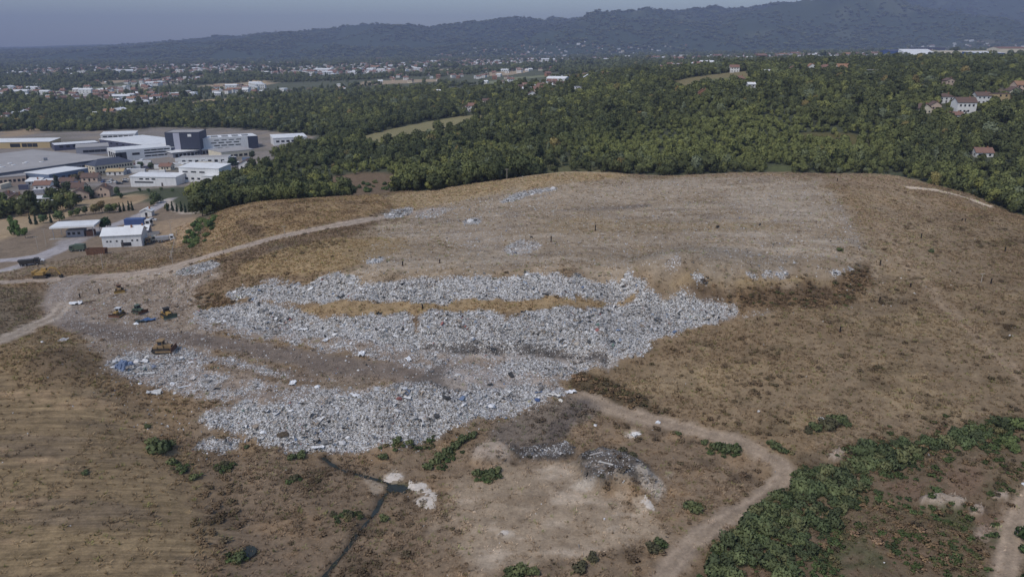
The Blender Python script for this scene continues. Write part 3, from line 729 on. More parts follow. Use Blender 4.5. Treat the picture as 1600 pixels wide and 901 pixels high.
# water lying in the ditch and the small pond
def water_mat():
    m, nt, b = nodes_of('ditch_water')
    N, L = nt.nodes, nt.links
    g = N.new('ShaderNodeNewGeometry')
    n = N.new('ShaderNodeTexNoise'); n.inputs['Scale'].default_value = .8; n.inputs['Detail'].default_value = 4; L.new(g.outputs['Position'], n.inputs['Vector'])
    cr = N.new('ShaderNodeValToRGB'); cr.color_ramp.elements[0].color = (.012, .013, .012, 1); cr.color_ramp.elements[1].color = (.055, .06, .04, 1)
    L.new(n.outputs[0], cr.inputs[0]); L.new(cr.outputs[0], b.inputs['Base Color'])
    b.inputs['Roughness'].default_value = .12; b.inputs['Specular IOR Level'].default_value = .4
    return m
M_WATER = water_mat()
mb = MB()
sp = np.array(STREAM); prev = None
for k in range(len(sp)):
    t = sp[min(k+1, len(sp)-1)]-sp[max(k-1, 0)]; t /= np.linalg.norm(t); nrm = np.array([-t[1], t[0]])
    w = .38+.15*math.sin(k*1.7)+.15*math.sin(k*.63)
    z = gz(*sp[k])+.16
    cur = [(*(sp[k]+nrm*w), z), (*(sp[k]-nrm*w), z)]
    if prev: mb.quad(prev[0], prev[1], cur[1], cur[0])
    prev = cur
tag(mb.build('stream', M_WATER), kind='structure')
pw = smooth_poly(to_world(POND_PX), 2); c = pw.mean(0)
zp = gz(*c)+.22
tag(MB().poly([(c[0]+(a-c[0])*.96, c[1]+(b-c[1])*.96, zp) for a, b in pw]).build('pond', M_WATER), kind='structure')
z_pud = to_world([(372,862),(385,852),(400,855),(402,866),(388,874),(374,872)]); pw = smooth_poly(z_pud, 2); c = pw.mean(0)
zp = max(gz(a, b) for a, b in pw)+.02
tag(MB().poly([(a, b, zp) for a, b in pw]).build('puddle', M_WATER), kind='structure')

def fine_patch(pts, name, m, label, cat, cell=.2, ragged=.8, scale=1.6, lift=.05, thick=.08, seed=5):
    """thin ragged-edged deposit lying on the ground"""
    p = smooth_poly(to_world(pts), 2); lo, hi = p.min(0)-1.5, p.max(0)+1.5
    xs, ys = np.arange(lo[0], hi[0], cell), np.arange(lo[1], hi[1], cell); X, Y = np.meshgrid(xs, ys)
    ins = np.zeros(X.shape, bool)
    for k in range(len(p)):
        a, b = p[k], p[(k+1) % len(p)]
        if a[1] != b[1]: ins ^= ((a[1] > Y) != (b[1] > Y)) & (X < (b[0]-a[0])*(Y-a[1])/(b[1]-a[1])+a[0])
    d = seg_dist(X, Y, p, True)*np.where(ins, 1, -1) + ragged*fbm(X/scale, Y/scale, seed, 5, .62)*1.6
    keep = d > 0
    Z = gsample(ZZ, X, Y) + lift + thick*np.clip(d, 0, 1)*(1+.6*fbm(X/.7, Y/.7, seed+3, 3))
    id_ = np.full(X.shape, -1); b = MB(); 
    for j in range(X.shape[0]-1):
        for i in range(X.shape[1]-1):
            if keep[j, i]:
                q = []
                for jj, ii in ((j, i), (j, i+1), (j+1, i+1), (j+1, i)):
                    if id_[jj, ii] < 0: id_[jj, ii] = len(b.v); b.v.append((X[jj, ii], Y[jj, ii], Z[jj, ii] if keep[jj, ii] else Z[jj, ii]-lift-.05))
                    q.append(id_[jj, ii])
                b.f.append(tuple(q)); b.m.append(0)
    o = b.build(name, m, None, True, False); tag(o, label, cat); return o
M_SALT = mat('pale_salt_crust', C8(188, 178, 166), .95, vary=.22, scale=1.6, dirt=C8(150, 136, 120))
for k, (q, lb) in enumerate((([(598,742),(618,736),(630,742),(622,751),(606,752)], 'pale crust above the pond beside the ditch'), ([(634,754),(655,750),(676,762),(672,770),(650,769)], 'white crust right of the pond'), ([(648,782),(662,770),(684,768),(684,782),(678,796),(660,794)], 'large white crust below the one by the pond'), ([(976,682),(990,674),(1004,676),(992,686)], 'small pale crust above the brown scrub'), ([(988,780),(1010,784),(1026,798),(1014,800)], 'pale crust at the foot of the dark spoil heap'), ([(774,834),(790,830),(802,833),(790,838)], 'small white spill on the clearing'))):
    fine_patch(q, 'salt_crust', M_SALT, lb, 'crust', seed=5+9*k)

# ------------------------------------------------------------------ buildings
M_WHITE = mat('white_sheet_wall', (.74, .74, .74), .7, vary=.07, streak=True, dirt=(.48, .47, .46))
M_WROOF = mat('white_sheet_roof', (.80, .80, .79), .6, vary=.06, scale=.4, dirt=(.52, .51, .50))
M_LILAC = mat('grey_membrane_roof', C8(150, 146, 143), .8, vary=.10, scale=.12, dirt=C8(166, 162, 158))
M_GREYW = mat('grey_sheet_wall', C8(142, 142, 148), .75, vary=.08, streak=True)
M_DARKW = mat('anthracite_panel', C8(58, 62, 76), .6, vary=.10)
M_NAVY = mat('navy_panel', C8(74, 76, 94), .6, vary=.1)
M_BLUEG = mat('blue_grey_sheet', C8(100, 112, 132), .6, vary=.1)
M_BLUE = mat('blue_paint', C8(66, 84, 126), .5, vary=.15)
M_YELW = mat('ochre_sheet', C8(168, 148, 112), .7, vary=.08)
M_CREAM = mat('cream_render', C8(198, 188, 168), .85, vary=.10, dirt=C8(160, 150, 134))
M_PINK = mat('pale_pink_render', C8(180, 160, 144), .85, vary=.10, dirt=C8(150, 134, 120))
M_WREN = mat('white_render', C8(205, 203, 200), .85, vary=.08, dirt=C8(170, 166, 160))
M_BRICK = mat('bare_brick', C8(140, 104, 84), .9, vary=.18, scale=2.0)
M_SLATE = mat('slate_roof', C8(72, 76, 88), .7, vary=.15)
M_TILE = mat('clay_tile_roof', C8(124, 96, 84), .85, vary=.2, scale=1.5, dirt=C8(110, 84, 74))
M_TILED = mat('old_brown_tile_roof', C8(100, 82, 74), .85, vary=.2, scale=1.5, dirt=C8(80, 72, 66))
M_ORANGE = mat('orange_tile_roof', C8(140, 108, 86), .85, vary=.15, scale=1.5)
M_GLASS = mat('dark_window_glass', (.025, .03, .04), .15, vary=.2, spec=.5)
M_FRAME = mat('grey_trim', (.35, .35, .36), .6)
M_CONC = mat('concrete', C8(150, 144, 136), .9, vary=.14, dirt=C8(120, 114, 106))
M_DOOR = mat('dark_door', (.10, .09, .09), .6)
_wc = {}
def pane_mesh(w, h, m, t=.06):
    k = (round(w, 2), round(h, 2), m.name)
    if k not in _wc:
        _wc[k] = MB().box(-w/2, w/2, -t, .05, 0, h).mesh('window', m, fix=False)
    return _wc[k]
def wall_pieces(root, L, D, rows, m=None, name='window'):
    """rows: (side, z0, z1, n, width, u0, u1) spread n panes along u0..u1 (0..1) of a wall; side f/b/l/r"""
    for r in rows:
        side, z0, z1, n, w, u0, u1 = r[:7]; mm = r[7] if len(r) > 7 else (m or M_GLASS); nm = r[8] if len(r) > 8 else name
        for i in range(n):
            u = u0 + (u1-u0)*((i+.5)/n)
            o = link(nm, pane_mesh(w, z1-z0, mm), root)
            if side == 'f': o.location = (-L/2+u*L, 0, z0)
            elif side == 'b': o.location = (L/2-u*L, D, z0); o.rotation_euler = (0, 0, math.pi)
            elif side == 'l': o.location = (-L/2, D-u*D, z0); o.rotation_euler = (0, 0, -math.pi/2)
            else: o.location = (L/2, u*D, z0); o.rotation_euler = (0, 0, math.pi/2)
def roof_on(root, kind, L, D, h, rh, m, ov=.5, trim=None):
    if kind == 'flat':
        b = MB().box(-L/2-.15, L/2+.15, -.15, D+.15, h, h+.35)
    elif kind == 'parapet':
        b = MB().box(-L/2+.3, L/2-.3, .3, D-.3, h-.5, h-.2)
    elif kind == 'gx':       # ridge along the front
        b = MB().prism([(-ov, h-.25), (D/2, h+rh), (D+ov, h-.25), (D+ov, h-.05), (D/2, h+rh+.22), (-ov, h-.05)], 'x', -L/2-ov, L/2+ov)
    elif kind == 'gy':       # gable to the front
        b = MB().prism([(-L/2-ov, h-.25), (0, h+rh), (L/2+ov, h-.25), (L/2+ov, h-.05), (0, h+rh+.22), (-L/2-ov, h-.05)], 'y', -ov, D+ov)
    elif kind == 'hip':
        b = MB(); x0, x1, y0, y1 = -L/2-ov, L/2+ov, -ov, D+ov
        k = min(L, D)/2
        r0, r1 = ((-L/2+k, D/2, h+rh), (L/2-k, D/2, h+rh)) if L >= D else ((0, k, h+rh), (0, D-k, h+rh))
        a, bb, c, d = (x0, y0, h), (x1, y0, h), (x1, y1, h), (x0, y1, h)
        if L >= D: b.poly([a, bb, r1, r0]).poly([bb, c, r1]).poly([c, d, r0, r1]).poly([d, a, r0]).poly([d, c, bb, a])
        else: b.poly([a, bb, r0]).poly([bb, c, r1, r0]).poly([c, d, r1]).poly([d, a, r0, r1]).poly([d, c, bb, a])
    elif kind == 'mono':
        b = MB().prism([(-ov, h-.2), (D+ov, h+rh), (D+ov, h+rh+.25), (-ov, h+.05)], 'x', -L/2-ov, L/2+ov)
    return b.build('roof', m, root)
def wall_on(root, kind, L, D, h, rh, m, sink=1.2):
    if kind == 'gx':
        b = MB().prism([(0, -sink), (D, -sink), (D, h-.1), (D/2, h+rh-.15), (0, h-.1)], 'x', -L/2, L/2)
    elif kind == 'gy':
        b = MB().prism([(-L/2, -sink), (L/2, -sink), (L/2, h-.1), (0, h+rh-.15), (-L/2, h-.1)], 'y', 0, D)
    elif kind == 'mono':
        b = MB().prism([(0, -sink), (D, -sink), (D, h+rh-.1), (0, h-.1)], 'x', -L/2, L/2)
    elif kind == 'parapet':
        t = .3
        b = MB()
        b.box(-L/2, L/2, 0, t, -sink, h).box(-L/2, L/2, D-t, D, -sink, h).box(-L/2, -L/2+t, t, D-t, -sink, h).box(L/2-t, L/2, t, D-t, -sink, h)
    else:
        b = MB().box(-L/2, L/2, 0, D, -sink, h)
    return b.build('wall', m, root)
def building(name, label, cat, A, B, D, h, wall, roofm, kind='parapet', rh=2., rows=(), px=True, group=None, ov=.4):
    A = Vector(ground(*A) if px else A); B = Vector(ground(*B) if px else B)
    d = B-A; L = d.length; ang = math.atan2(d.y, d.x); mid = (A+B)/2
    ey = Vector((-d.y, d.x))/L
    z = np.mean([gz(p.x, p.y) for p in (A, B, A+ey*D, B+ey*D)])
    root = empty(name, (mid.x, mid.y, z), ang)
    tag(root, label, cat, group)
    wall_on(root, kind, L, D, h, rh, wall, 3.0)
    roof_on(root, kind, L, D, h, rh, roofm, ov)
    wall_pieces(root, L, D, rows)
    return root, L
G_IND = 'buildings of the industrial estate'
# --- the estate, front edges as they stand in the photo
r, L = building('warehouse', 'huge low warehouse with flat grey roof left of the white factory', 'warehouse', (-70,299), (182,264), 104, 8.5, M_GREYW, M_LILAC, 'flat', rows=[('f', 4.8, 5.9, 26, 3.4, .02, .98), ('f', 0, 3.6, 5, 4, .1, .9, M_BLUEG, 'gate')], group=G_IND)
eave = MB().box(-L/2-.3, L/2+.3, -.4, 0, 7.6, 8.45).build('eave', M_SLATE, r)
for i in range(13):
    x = -L*.36 + (i % 7)*9.5 + (i//7)*4; y = 24+(i//7)*9+(i % 3)*2.5
    MB().box(x, x+2.6, y, y+1.8, 8.8, 9.3).build('skylight', M_WROOF, r)
MB().box(L*.18, L*.18+3, 30, 33, 8.8, 11).build('vent_house', M_FRAME, r)
r, L = building('warehouse', 'white roofed warehouse with ochre yellow wall behind the grey roof', 'warehouse', (-60,233), (79,231), 24, 6, M_YELW, M_WROOF, 'mono', .8, rows=[('f', 1, 4.5, 1, 9, .55, .66), ('f', 1, 4.5, 3, 4.5, .68, .86)], group=G_IND)
MB().box(-L/2+.5, -L*.08, -.12, .0, 0, 5.4).build('panel', M_DARKW, r)
building('hall', 'low hall with navy fascia and pale roof beside the yellow warehouse', 'hall', (86,236), (156,231), 22, 5.4, M_NAVY, M_WROOF, 'parapet', rows=[('f', 2.4, 4.6, 6, 3, .08, .95)], group=G_IND)
building('hall', 'pale grey link hall between the warehouse and the white factory', 'hall', (120,243), (172,240), 30, 6.5, M_GREYW, M_LILAC, 'flat', rows=[('f', 2.0, 4.2, 4, 4.5, .2, .9)], group=G_IND)
building('factory_hall', 'long factory hall with navy wall and broad white roof', 'factory', (157,230), (264,245), 44, 7.5, M_NAVY, M_WROOF, 'flat', rows=[('f', 4.6, 5.8, 10, 3.2, .05, .95), ('l', 5, 6.5, 4, 4, .1, .9)], group=G_IND)
building('factory_hall', 'far white roofed hall behind the navy walled factory', 'factory', (158,219), (212,217), 22, 5.5, M_WHITE, M_WROOF, 'mono', .8, rows=[('f', 2.6, 4, 6, 4, .05, .95)], group=G_IND)
r, L = building('factory_tower', 'tall anthracite cube with pale vertical strip above the white factory', 'factory', (262,244), (315,242), 26, 20.5, M_DARKW, M_LILAC, 'parapet', rows=[('f', 4.4, 6, 3, 4.5, .42, .95)], group=G_IND)
MB().box(-L*.26, -L*.08, -.25, 0, 4, 20).build('light_panel', mat('pale_panel', C8(158, 158, 170), .6, vary=.04), r)
MB().box(L*.16, L*.27, -.2, 0, 16.6, 18.8).build('logo_panel', M_WROOF, r)
r, L = building('office_block', 'white office block with staggered dark window bands right of the tower', 'office', (317,240), (404,231), 24, 12.5, M_WHITE, M_WROOF, 'parapet', rows=[('f', 2.4, 3.3, 4, 4.2, .1, .66), ('f', 4.9, 5.8, 4, 4.8, .2, .7), ('f', 7.4, 8.3, 4, 4.8, .14, .68), ('f', 9.8, 10.5, 4, 4.4, .2, .72)], group=G_IND)
MB().box(L*.32, L/2+.2, -.25, 24.2, -1, 12.2).build('dark_wing', M_DARKW, r)
for k in range(4): MB().box(-L*.3+k*9, -L*.3+k*9+5.5, 6, 9, 12.5, 13.6).build('roof_unit', M_FRAME, r)
building('factory_block', 'white factory front with dark glass bays and ribbon windows', 'factory', (183,253), (269,245), 26, 9.5, M_WHITE, M_WROOF, 'parapet', rows=[('f', .8, 7.5, 2, 5, .0, .17), ('f', 4.4, 6.4, 1, 6, .28, .42), ('f', 2.2, 3.4, 4, 5, .5, .98), ('f', 4.7, 5.9, 4, 5.4, .5, .98), ('f', 7, 8.1, 4, 5, .5, .98), ('l', 1, 7, 3, 5, .1, .9)], group=G_IND)
building('canopy_hall', 'low hall with long white roof edge in front of the dark cube', 'hall', (271,247), (336,239), 20, 4.6, M_GREYW, M_WROOF, 'mono', .9, rows=[('f', .2, 3, 10, 2.4, .04, .96)], group=G_IND, ov=1.2)
building('workshop', 'long white workshop with flat grey roof below the factory', 'workshop', (279,259), (357,253), 14, 5, M_WHITE, M_LILAC, 'parapet', rows=[('f', 1.2, 3.2, 7, 2.6, .05, .95)], group=G_IND)
building('hall', 'cream hall with dull grey roof at the right end of the factory', 'hall', (347,250), (398,242), 26, 6, M_CREAM, M_LILAC, 'flat', rows=[('f', 1.5, 3.5, 6, 3, .05, .95)], group=G_IND)
building('hall', 'far hall with bright white roof by the forest edge', 'hall', (428,228), (480,219), 22, 5.5, M_WHITE, M_WROOF, 'mono', 1.0, rows=[('f', 1.2, 3, 6, 3, .05, .95)], group=G_IND)
building('industrial_shed', 'white shed with two rows of small windows nearest the wood', 'shed', (205,292), (276,290), 13, 6.4, M_WHITE, M_WROOF, 'mono', .7, rows=[('f', 4.3, 5.3, 3, 2.6, .18, .58), ('f', 2.1, 3.1, 10, 1.6, .1, .5), ('f', 0, 2.4, 1, 1.2, .68, .7, M_DOOR, 'door')], group=G_IND)
r, L = building('industrial_building', 'tall white block with three windows beside the white shed', 'building', (282,285), (344,283), 15, 9.5, M_WHITE, M_WROOF, 'mono', 1.0, rows=[('f', 6, 7, 3, 4, .05, .68), ('f', 1.2, 2.6, 4, 2.2, .1, .7)], group=G_IND)
MB().box(L*.2, L*.5, -6, 0, 0, 5).build('annex', M_WHITE, r)
MB().box(L*.18, L*.52, -6.4, -.03, 5, 5.3).build('annex_roof', M_WROOF, r)
building('office_house', 'cream two storey building with dark hipped roof before the warehouse', 'building', (150,274), (210,266), 14, 7, M_CREAM, M_SLATE, 'hip', 4, rows=[('f', 1, 2.6, 13, 1.3, .03, .97), ('f', 4.2, 5.8, 13, 1.3, .03, .97), ('l', 1, 2.6, 3, 1.3, .1, .9), ('l', 4.2, 5.8, 3, 1.3, .1, .9)], group=G_IND)
building('warehouse', 'blue grey warehouse with clean white roof in front of the huge one', 'warehouse', (79,288), (140,278), 24, 7, M_BLUEG, M_WROOF, 'flat', rows=[('f', 3, 4.6, 5, 2.4, .1, .9), ('l', 0, 3.5, 2, 4, .1, .9, M_BLUE, 'gate')], group=G_IND)
building('office_house', 'low beige building with five dark windows at the left edge', 'building', (-25,293), (43,288), 14, 6, M_PINK, M_LILAC, 'flat', rows=[('f', 2.4, 4.2, 9, 1.6, .04, .98)], group=G_IND)
# --- three white silos
for k, (a, b) in enumerate(((296, 241), (304, 240), (312, 239))):
    p = P3(a, b)
    s = empty('silo', p); tag(s, ['white cylindrical silo, leftmost of three before the dark cube', 'white cylindrical silo, middle of three before the dark cube', 'white cylindrical silo, rightmost of three before the dark cube'][k], 'silo', 'silos by the dark cube')
    MB().tube((0, 0, 0), (0, 0, 9), 1.7, n=14).build('shell', M_WHITE, s, False)
    MB().tube((0, 0, 9), (0, 0, 10), 1.7, .4, n=14).build('cap', M_WROOF, s, False)
    MB().tube((1.75, -.4, 0), (1.75, -.4, 9.2), .08, n=5).tube((1.75, .4, 0), (1.75, .4, 9.2), .08, n=5).build('ladder', M_FRAME, s)

# --- houses
def house(px, py, w, d, h, rot, wall, roofm, label, kind='gx', rh=2.4, rows=None, cat='house', group=None, name='house', world=None):
    x, y = world if world else ground(px, py)
    z = gz(x, y)
    root = empty(name, (x, y, z), math.radians(rot)); tag(root, label, cat, group)
    wall_on(root, kind, w, d, h, rh, wall, 2.5)
    rf = roof_on(root, kind, w, d, h, rh, roofm, .5)
    MB().box(w*.2, w*.2+.7, d*.4, d*.4+.7, h+rh*.3, h+rh+.9).build('chimney', M_BRICK, rf)
    if rows is None:
        rows = [('f', .9, 2.2, max(2, int(w//3.2)), 1.2, .05, .95)]
        if h > 4.5: rows.append(('f', h-2.1, h-.8, max(2, int(w//3.2)), 1.2, .05, .95))
        rows += [('r', .9, 2.2, 2, 1.1, .1, .9), ('l', .9, 2.2, 2, 1.1, .1, .9)]
    wall_pieces(root, w, d, rows)
    wall_pieces(root, w, d, [('f', 0, 2.1, 1, 1.0, .46, .54, M_DOOR, 'door')])
    return root
G_H = 'houses by the industrial estate'
house(85, 305, 9, 8, 3.4, 12, M_WREN, M_TILED, 'white gabled house between two dark conifers', 'gy', 2.6, group=G_H)
house(117, 302, 10, 9, 3.6, 10, M_CREAM, M_TILED, 'cream house with brown roof behind the garden trees', 'gx', 2.6, group=G_H)
house(124, 312, 11, 9, 3.6, 20, M_PINK, M_TILED, 'house with wide brown roof and cream gable above the stubble field', 'gy', 2.8, group=G_H)
house(160, 308, 9, 9, 4.6, 15, M_PINK, M_TILED, 'pale pink house with one dark gable window', 'gy', 2.8, rows=[('f', 4.4, 5.6, 1, 1, .4, .6), ('f', 1, 2.2, 2, 1.1, .1, .9)], group=G_H)
house(66, 297, 10, 8, 3.4, 10, M_WREN, M_TILE, 'small white house with faded red roof', 'gx', 2.2, group=G_H)
house(78, 292, 8, 7, 4.5, 10, M_WREN, M_WROOF, 'white boxy house next to the blue grey warehouse', 'flat', 0, group=G_H)
house(6, 316, 9, 8, 3.4, 10, M_CREAM, M_TILED, 'cream house at the left picture edge with dark roof', 'gy', 2.4, group=G_H)
house(26, 318, 8, 7, 3.0, 25, M_YELW, M_TILED, 'ochre gabled barn at the left by the open shed', 'gy', 2.6, group=G_H)
house(385, 264, 11, 9, 3.6, 10, M_WREN, M_TILED, 'white gabled house in front of the forest edge', 'gy', 3, group=G_H)
house(258, 266, 9, 7, 3, 0, M_CREAM, M_TILE, 'small cream cottage below the factory parking', 'gx', 2, group=G_H)
house(180, 274, 12, 7, 3, 8, M_WREN, M_YELW, 'low white house with ochre roof near the dark hipped roof', 'gx', 1.6, group=G_H)
house(140, 284, 11, 8, 3.2, 8, M_PINK, M_TILED, 'brick toned house among brown trees', 'gx', 2.4, group=G_H)
house(104, 291, 9, 8, 3.2, 8, M_PINK, M_TILED, 'small house half hidden by dark trees', 'gx', 2.2, group=G_H)
# open shed with white roof and posts
def open_shed(px, py, L, D, h, rot, label, name='open_shed', roof=M_WROOF, tilt=.5, thick=.3, cat='shed'):
    p = P3(px, py); r = empty(name, p, math.radians(rot)); tag(r, label, cat)
    MB().prism([(-.6, h), (D+.6, h+tilt), (D+.6, h+tilt+thick), (-.6, h+thick)], 'x', -L/2-.6, L/2+.6).build('roof', roof, r)
    for sx in (-1, 1):
        for y in (.3, D-.3):
            MB().tube((sx*(L/2-.4), y, -1), (sx*(L/2-.4), y, h+.05), .16, n=6).build('post', M_FRAME, r)
    return r, L
r, L = open_shed(54, 320, 17, 7, 3.4, 12, 'open sided shed under a long white roof by the houses')
MB().box(-L/2, L/2, 6.4, 6.7, -.5, 3.2).build('back_wall', M_GREYW, r)
MB().box(-L/2-.2, -L/2+4, -.3, 6, -.5, 2.9).build('side_room', M_WREN, r)
house(70, 322, 7, 4, 2.4, 10, M_WREN, M_WROOF, 'tiny white flat hut beside the open shed', 'flat', 0, cat='hut', group=G_H)
house(52, 290, 9, 8, 3, 10, M_GREYW, M_WROOF, 'grey shed with bright white lean-to roof', 'mono', 1.2, cat='shed', group=G_H)
# weighbridge canopy: broad white slab on posts over a small office
r, L = open_shed(116, 372, 17.5, 11, 5.0, 14, 'broad flat white canopy on posts beside the landfill gate road', 'canopy', M_WROOF, .0, .8, 'canopy')
MB().box(-4, 3.5, 3, 8, -.5, 3).build('office', M_GREYW, r)
for x in (-2.8, -.8, 1.4): link('window', pane_mesh(1.2, 1.2, M_GLASS), r, (x, 3, 1))
MB().box(4.5, 7.5, 2.5, 7, -.5, 2.4).build('kiosk', mat('rust_brown', C8(112, 82, 68), .8), r)
tag(MB().box(-4, 4, -1.5, 1.5, -.3, .12).build('weighbridge', M_CONC), 'pale concrete weighbridge slab in front of the white canopy', 'weighbridge').location = P3(93, 373)
bpy.data.objects['weighbridge'].rotation_euler = (0, 0, .3)
# the landfill shed
r = house(192, 386, 15.5, 11, 5.2, 13, M_WHITE, M_WROOF, 'white sheet metal shed with small square windows by the landfill yard', 'gx', 2.2, rows=[('f', 2.2, 2.9, 2, .7, .08, .26), ('f', 2.2, 2.9, 2, .7, .3, .58), ('f', 2.2, 2.9, 2, .7, .7, .96), ('f', .2, 1.8, 1, 3.2, .5, .75)], cat='shed', name='site_shed')
r.location.z += .1
house(214, 372, 10, 7, 3.6, 13, M_GREYW, M_WROOF, 'grey annex with pale roof attached behind the white shed', 'gx', 1.6, cat='shed', name='annex_shed')
house(229, 339, 5.5, 5, 3.2, 10, M_WREN, M_WROOF, 'tiny white gatehouse with one window by the tarmac bend', 'gy', 1.2, rows=[('f', 1.2, 2.4, 1, 1.2, .4, .6)], cat='hut', name='gatehouse')

# --- hillside houses among the trees
G_V = 'houses on the wooded hillside'
def hs(px, Y, *a, **k):
    x = u_of(px)*Y
    for _ in range(3): x = (px-W/2)/F*(Y*cP + (CAMZ-gz(x, Y))*sP)
    a = list(a); a[2] = a[2] if px == 1509 else min(a[2], 6.4)
    return house(0, 0, *a, world=(x, Y), group=G_V, **k)
hs(1509, 560, 14, 10, 8.2, -3, M_WREN, M_TILED, 'tall white house with brown roof standing out of the right hillside', 'gx', 3.4, rows=[('f', 5.2, 6.8, 4, 1.3, .06, .94), ('f', 1.2, 2.6, 3, 1.3, .1, .7), ('r', 5.2, 6.5, 2, 1.2, .1, .9)])
hs(1494, 545, 10, 7, 3.4, -3, M_WREN, M_TILE, 'small white house with red roof below the tall white one', 'gx', 2)
hs(1536, 590, 11, 9, 6.5, -3, M_WREN, M_TILED, 'white house with dark brown roof beside the ochre building', 'gx', 2.6)
hs(1566, 590, 22, 12, 8, -2, M_YELW, M_TILED, 'long ochre building at the right edge of the hillside', 'flat', 0, rows=[('f', 4.5, 6, 2, 1.4, .3, .7)])
hs(1586, 606, 10, 8, 11, -2, M_CREAM, M_TILED, 'cream gabled house rising behind the ochre building', 'gy', 2.8)
hs(1478, 610, 12, 10, 5.0, -4, M_WREN, M_TILED, 'white house with dull brown hipped roof left of the tall white one', 'hip', 2.6)
hs(1446, 575, 10, 8, 4.0, 8, M_CREAM, M_TILED, 'cream gable house half buried in trees on the right hillside', 'gy', 3.2)
hs(1462, 585, 8, 8, 3.6, -8, M_PINK, M_TILED, 'pinkish house next to the half buried cream gable', 'gy', 2.8)
hs(1538, 455, 10, 8, 3.0, -8, M_WREN, M_TILE, 'ruined white house with red roof low in the dark trees', 'gx', 2.6)
hs(1598, 640, 12, 9, 11, 0, M_PINK, M_ORANGE, 'house with wide red tile roof at the right picture edge', 'gx', 3)
hs(1484, 700, 8, 7, 9, 4, M_PINK, M_TILED, 'tiny pale house alone above the other hillside houses', 'gy', 2)
hs(1097, 700, 9, 8, 4.4, -14, M_BRICK, M_ORANGE, 'small bare brick house alone in the hillside meadow', 'gy', 3.4)
hs(1157, 800, 11, 9, 6, 5, M_PINK, M_TILE, 'two storey house with red roof above the meadow', 'hip', 3)
hs(1174, 720, 7, 6, 7, 0, M_WREN, M_WROOF, 'small hut with bright white roof at the end of the meadow', 'gx', 1.6)
hs(1268, 900, 13, 9, 12, 0, M_WREN, M_ORANGE, 'white gable house on the hill crest', 'gy', 4.5)
hs(1290, 905, 12, 9, 10, 0, M_PINK, M_TILE, 'house with dull red hipped roof on the hill crest', 'hip', 3)
hs(1318, 880, 14, 9, 11.5, 0, M_CREAM, M_ORANGE, 'house with orange tile roof on the hill crest', 'gx', 4)
hs(1243, 900, 13, 9, 9.5, 0, M_PINK, M_TILE, 'low brick red house left on the hill crest', 'hip', 3)
hs(1362, 830, 13, 9, 10, 0, M_GREYW, M_LILAC, 'pale grey flat house on the hill crest', 'flat', 0)
hs(1200, 880, 10, 7, 10, 0, M_WREN, M_WROOF, 'small white shed on the hill crest', 'gx', 1.4)
hs(1148, 1000, 12, 9, 11, 0, M_WREN, M_TILE, 'white crest house beside the lone conifer', 'gx', 3)
hs(843, 940, 15, 10, 8, 4, M_CREAM, M_TILE, 'broad house with red roof by the reddish bare plot', 'gx', 3)
hs(832, 900, 9, 8, 8, 6, M_WREN, M_TILED, 'white house below the broad red roofed one', 'gy', 2.6)
hs(905, 900, 11, 8, 7.5, 2, M_WREN, M_GREYW, 'white flat house on the reddish bare plot', 'flat', 0)
hs(919, 1080, 13, 10, 8, 0, M_WREN, M_WROOF, 'white house with steep white roof beyond the bare plot', 'gy', 4)
hs(738, 860, 10, 8, 8, -4, M_WREN, M_TILE, 'white house with red roof at the edge of the wood', 'gx', 3)
hs(727, 850, 7, 6, 6, 0, M_WREN, M_TILE, 'tiny white house left at the edge of the wood', 'gy', 2.2)
hs(683, 1150, 10, 8, 8, 0, M_WREN, M_WROOF, 'lone bright white house in the middle of the plain woods', 'gx', 2)
hs(760, 900, 9, 8, 8, 0, M_CREAM, M_TILED, 'cream house beside the end of the pale strip field', 'gx', 2.2)
hs(955, 1120, 12, 8, 9, 0, M_CREAM, M_TILED, 'cream farmhouse among the row right of the bare plot', 'gx', 2.4)
hs(968, 1120, 10, 8, 9, 0, M_WREN, M_TILE, 'white farmhouse with red roof in the row right of the bare plot', 'gx', 2.4)
hs(985, 1150, 12, 8, 9.5, 0, M_PINK, M_TILE, 'reddish farmhouse ending the row right of the bare plot', 'gx', 2.6)
hs(939, 1110, 9, 8, 8.5, 0, M_WREN, M_TILED, 'small farmhouse opening the row right of the bare plot', 'gy', 2.6)

# --- far estate on the right horizon
def far_block(px0, px1, Y, h, D, wall, roofm, label, kind='flat', rh=3., rows=()):
    return building('industrial_hall', label, 'hall', (u_of(px0)*Y, Y), (u_of(px1)*Y, Y), D, h, wall, roofm, kind, rh, rows, px=False, group='halls on the right horizon')
far_block(1318, 1362, 1750, 10, 60, M_WHITE, M_WROOF, 'low white hall at the left of the horizon estate')
far_block(1334, 1356, 1900, 17, 50, M_BLUE, M_NAVY, 'dark blue hall rising behind the horizon estate', 'gx', 4)
far_block(1362, 1404, 1700, 9, 50, M_WHITE, M_WROOF, 'bright white hall with sloping roof in the horizon estate', 'mono', 12)
far_block(1405, 1472, 1900, 14, 60, M_CREAM, M_WROOF, 'long pale hall behind the middle of the horizon estate')
far_block(1408, 1450, 1720, 9, 40, M_WHITE, M_WROOF, 'white hall beside the sloping bright one on the horizon')
far_block(1456, 1498, 1600, 10, 50, M_BLUE, M_WROOF, 'hall with blue wall and white roof on the right horizon', 'mono', 2.5)
far_block(1488, 1530, 1900, 16, 50, M_CREAM, M_TILE, 'reddish cream hall right of the blue walled one', 'gx', 4)
far_block(1535, 1580, 2600, 26, 60, M_WHITE, M_WROOF, 'tall white block far right on the horizon')
far_block(1582, 1625, 2700, 20, 60, M_WHITE, M_WROOF, 'low white hall at the far right picture edge on the horizon')
far_block(1374, 1412, 2600, 22, 60, M_NAVY, M_WROOF, 'distant navy hall under the hill foot')

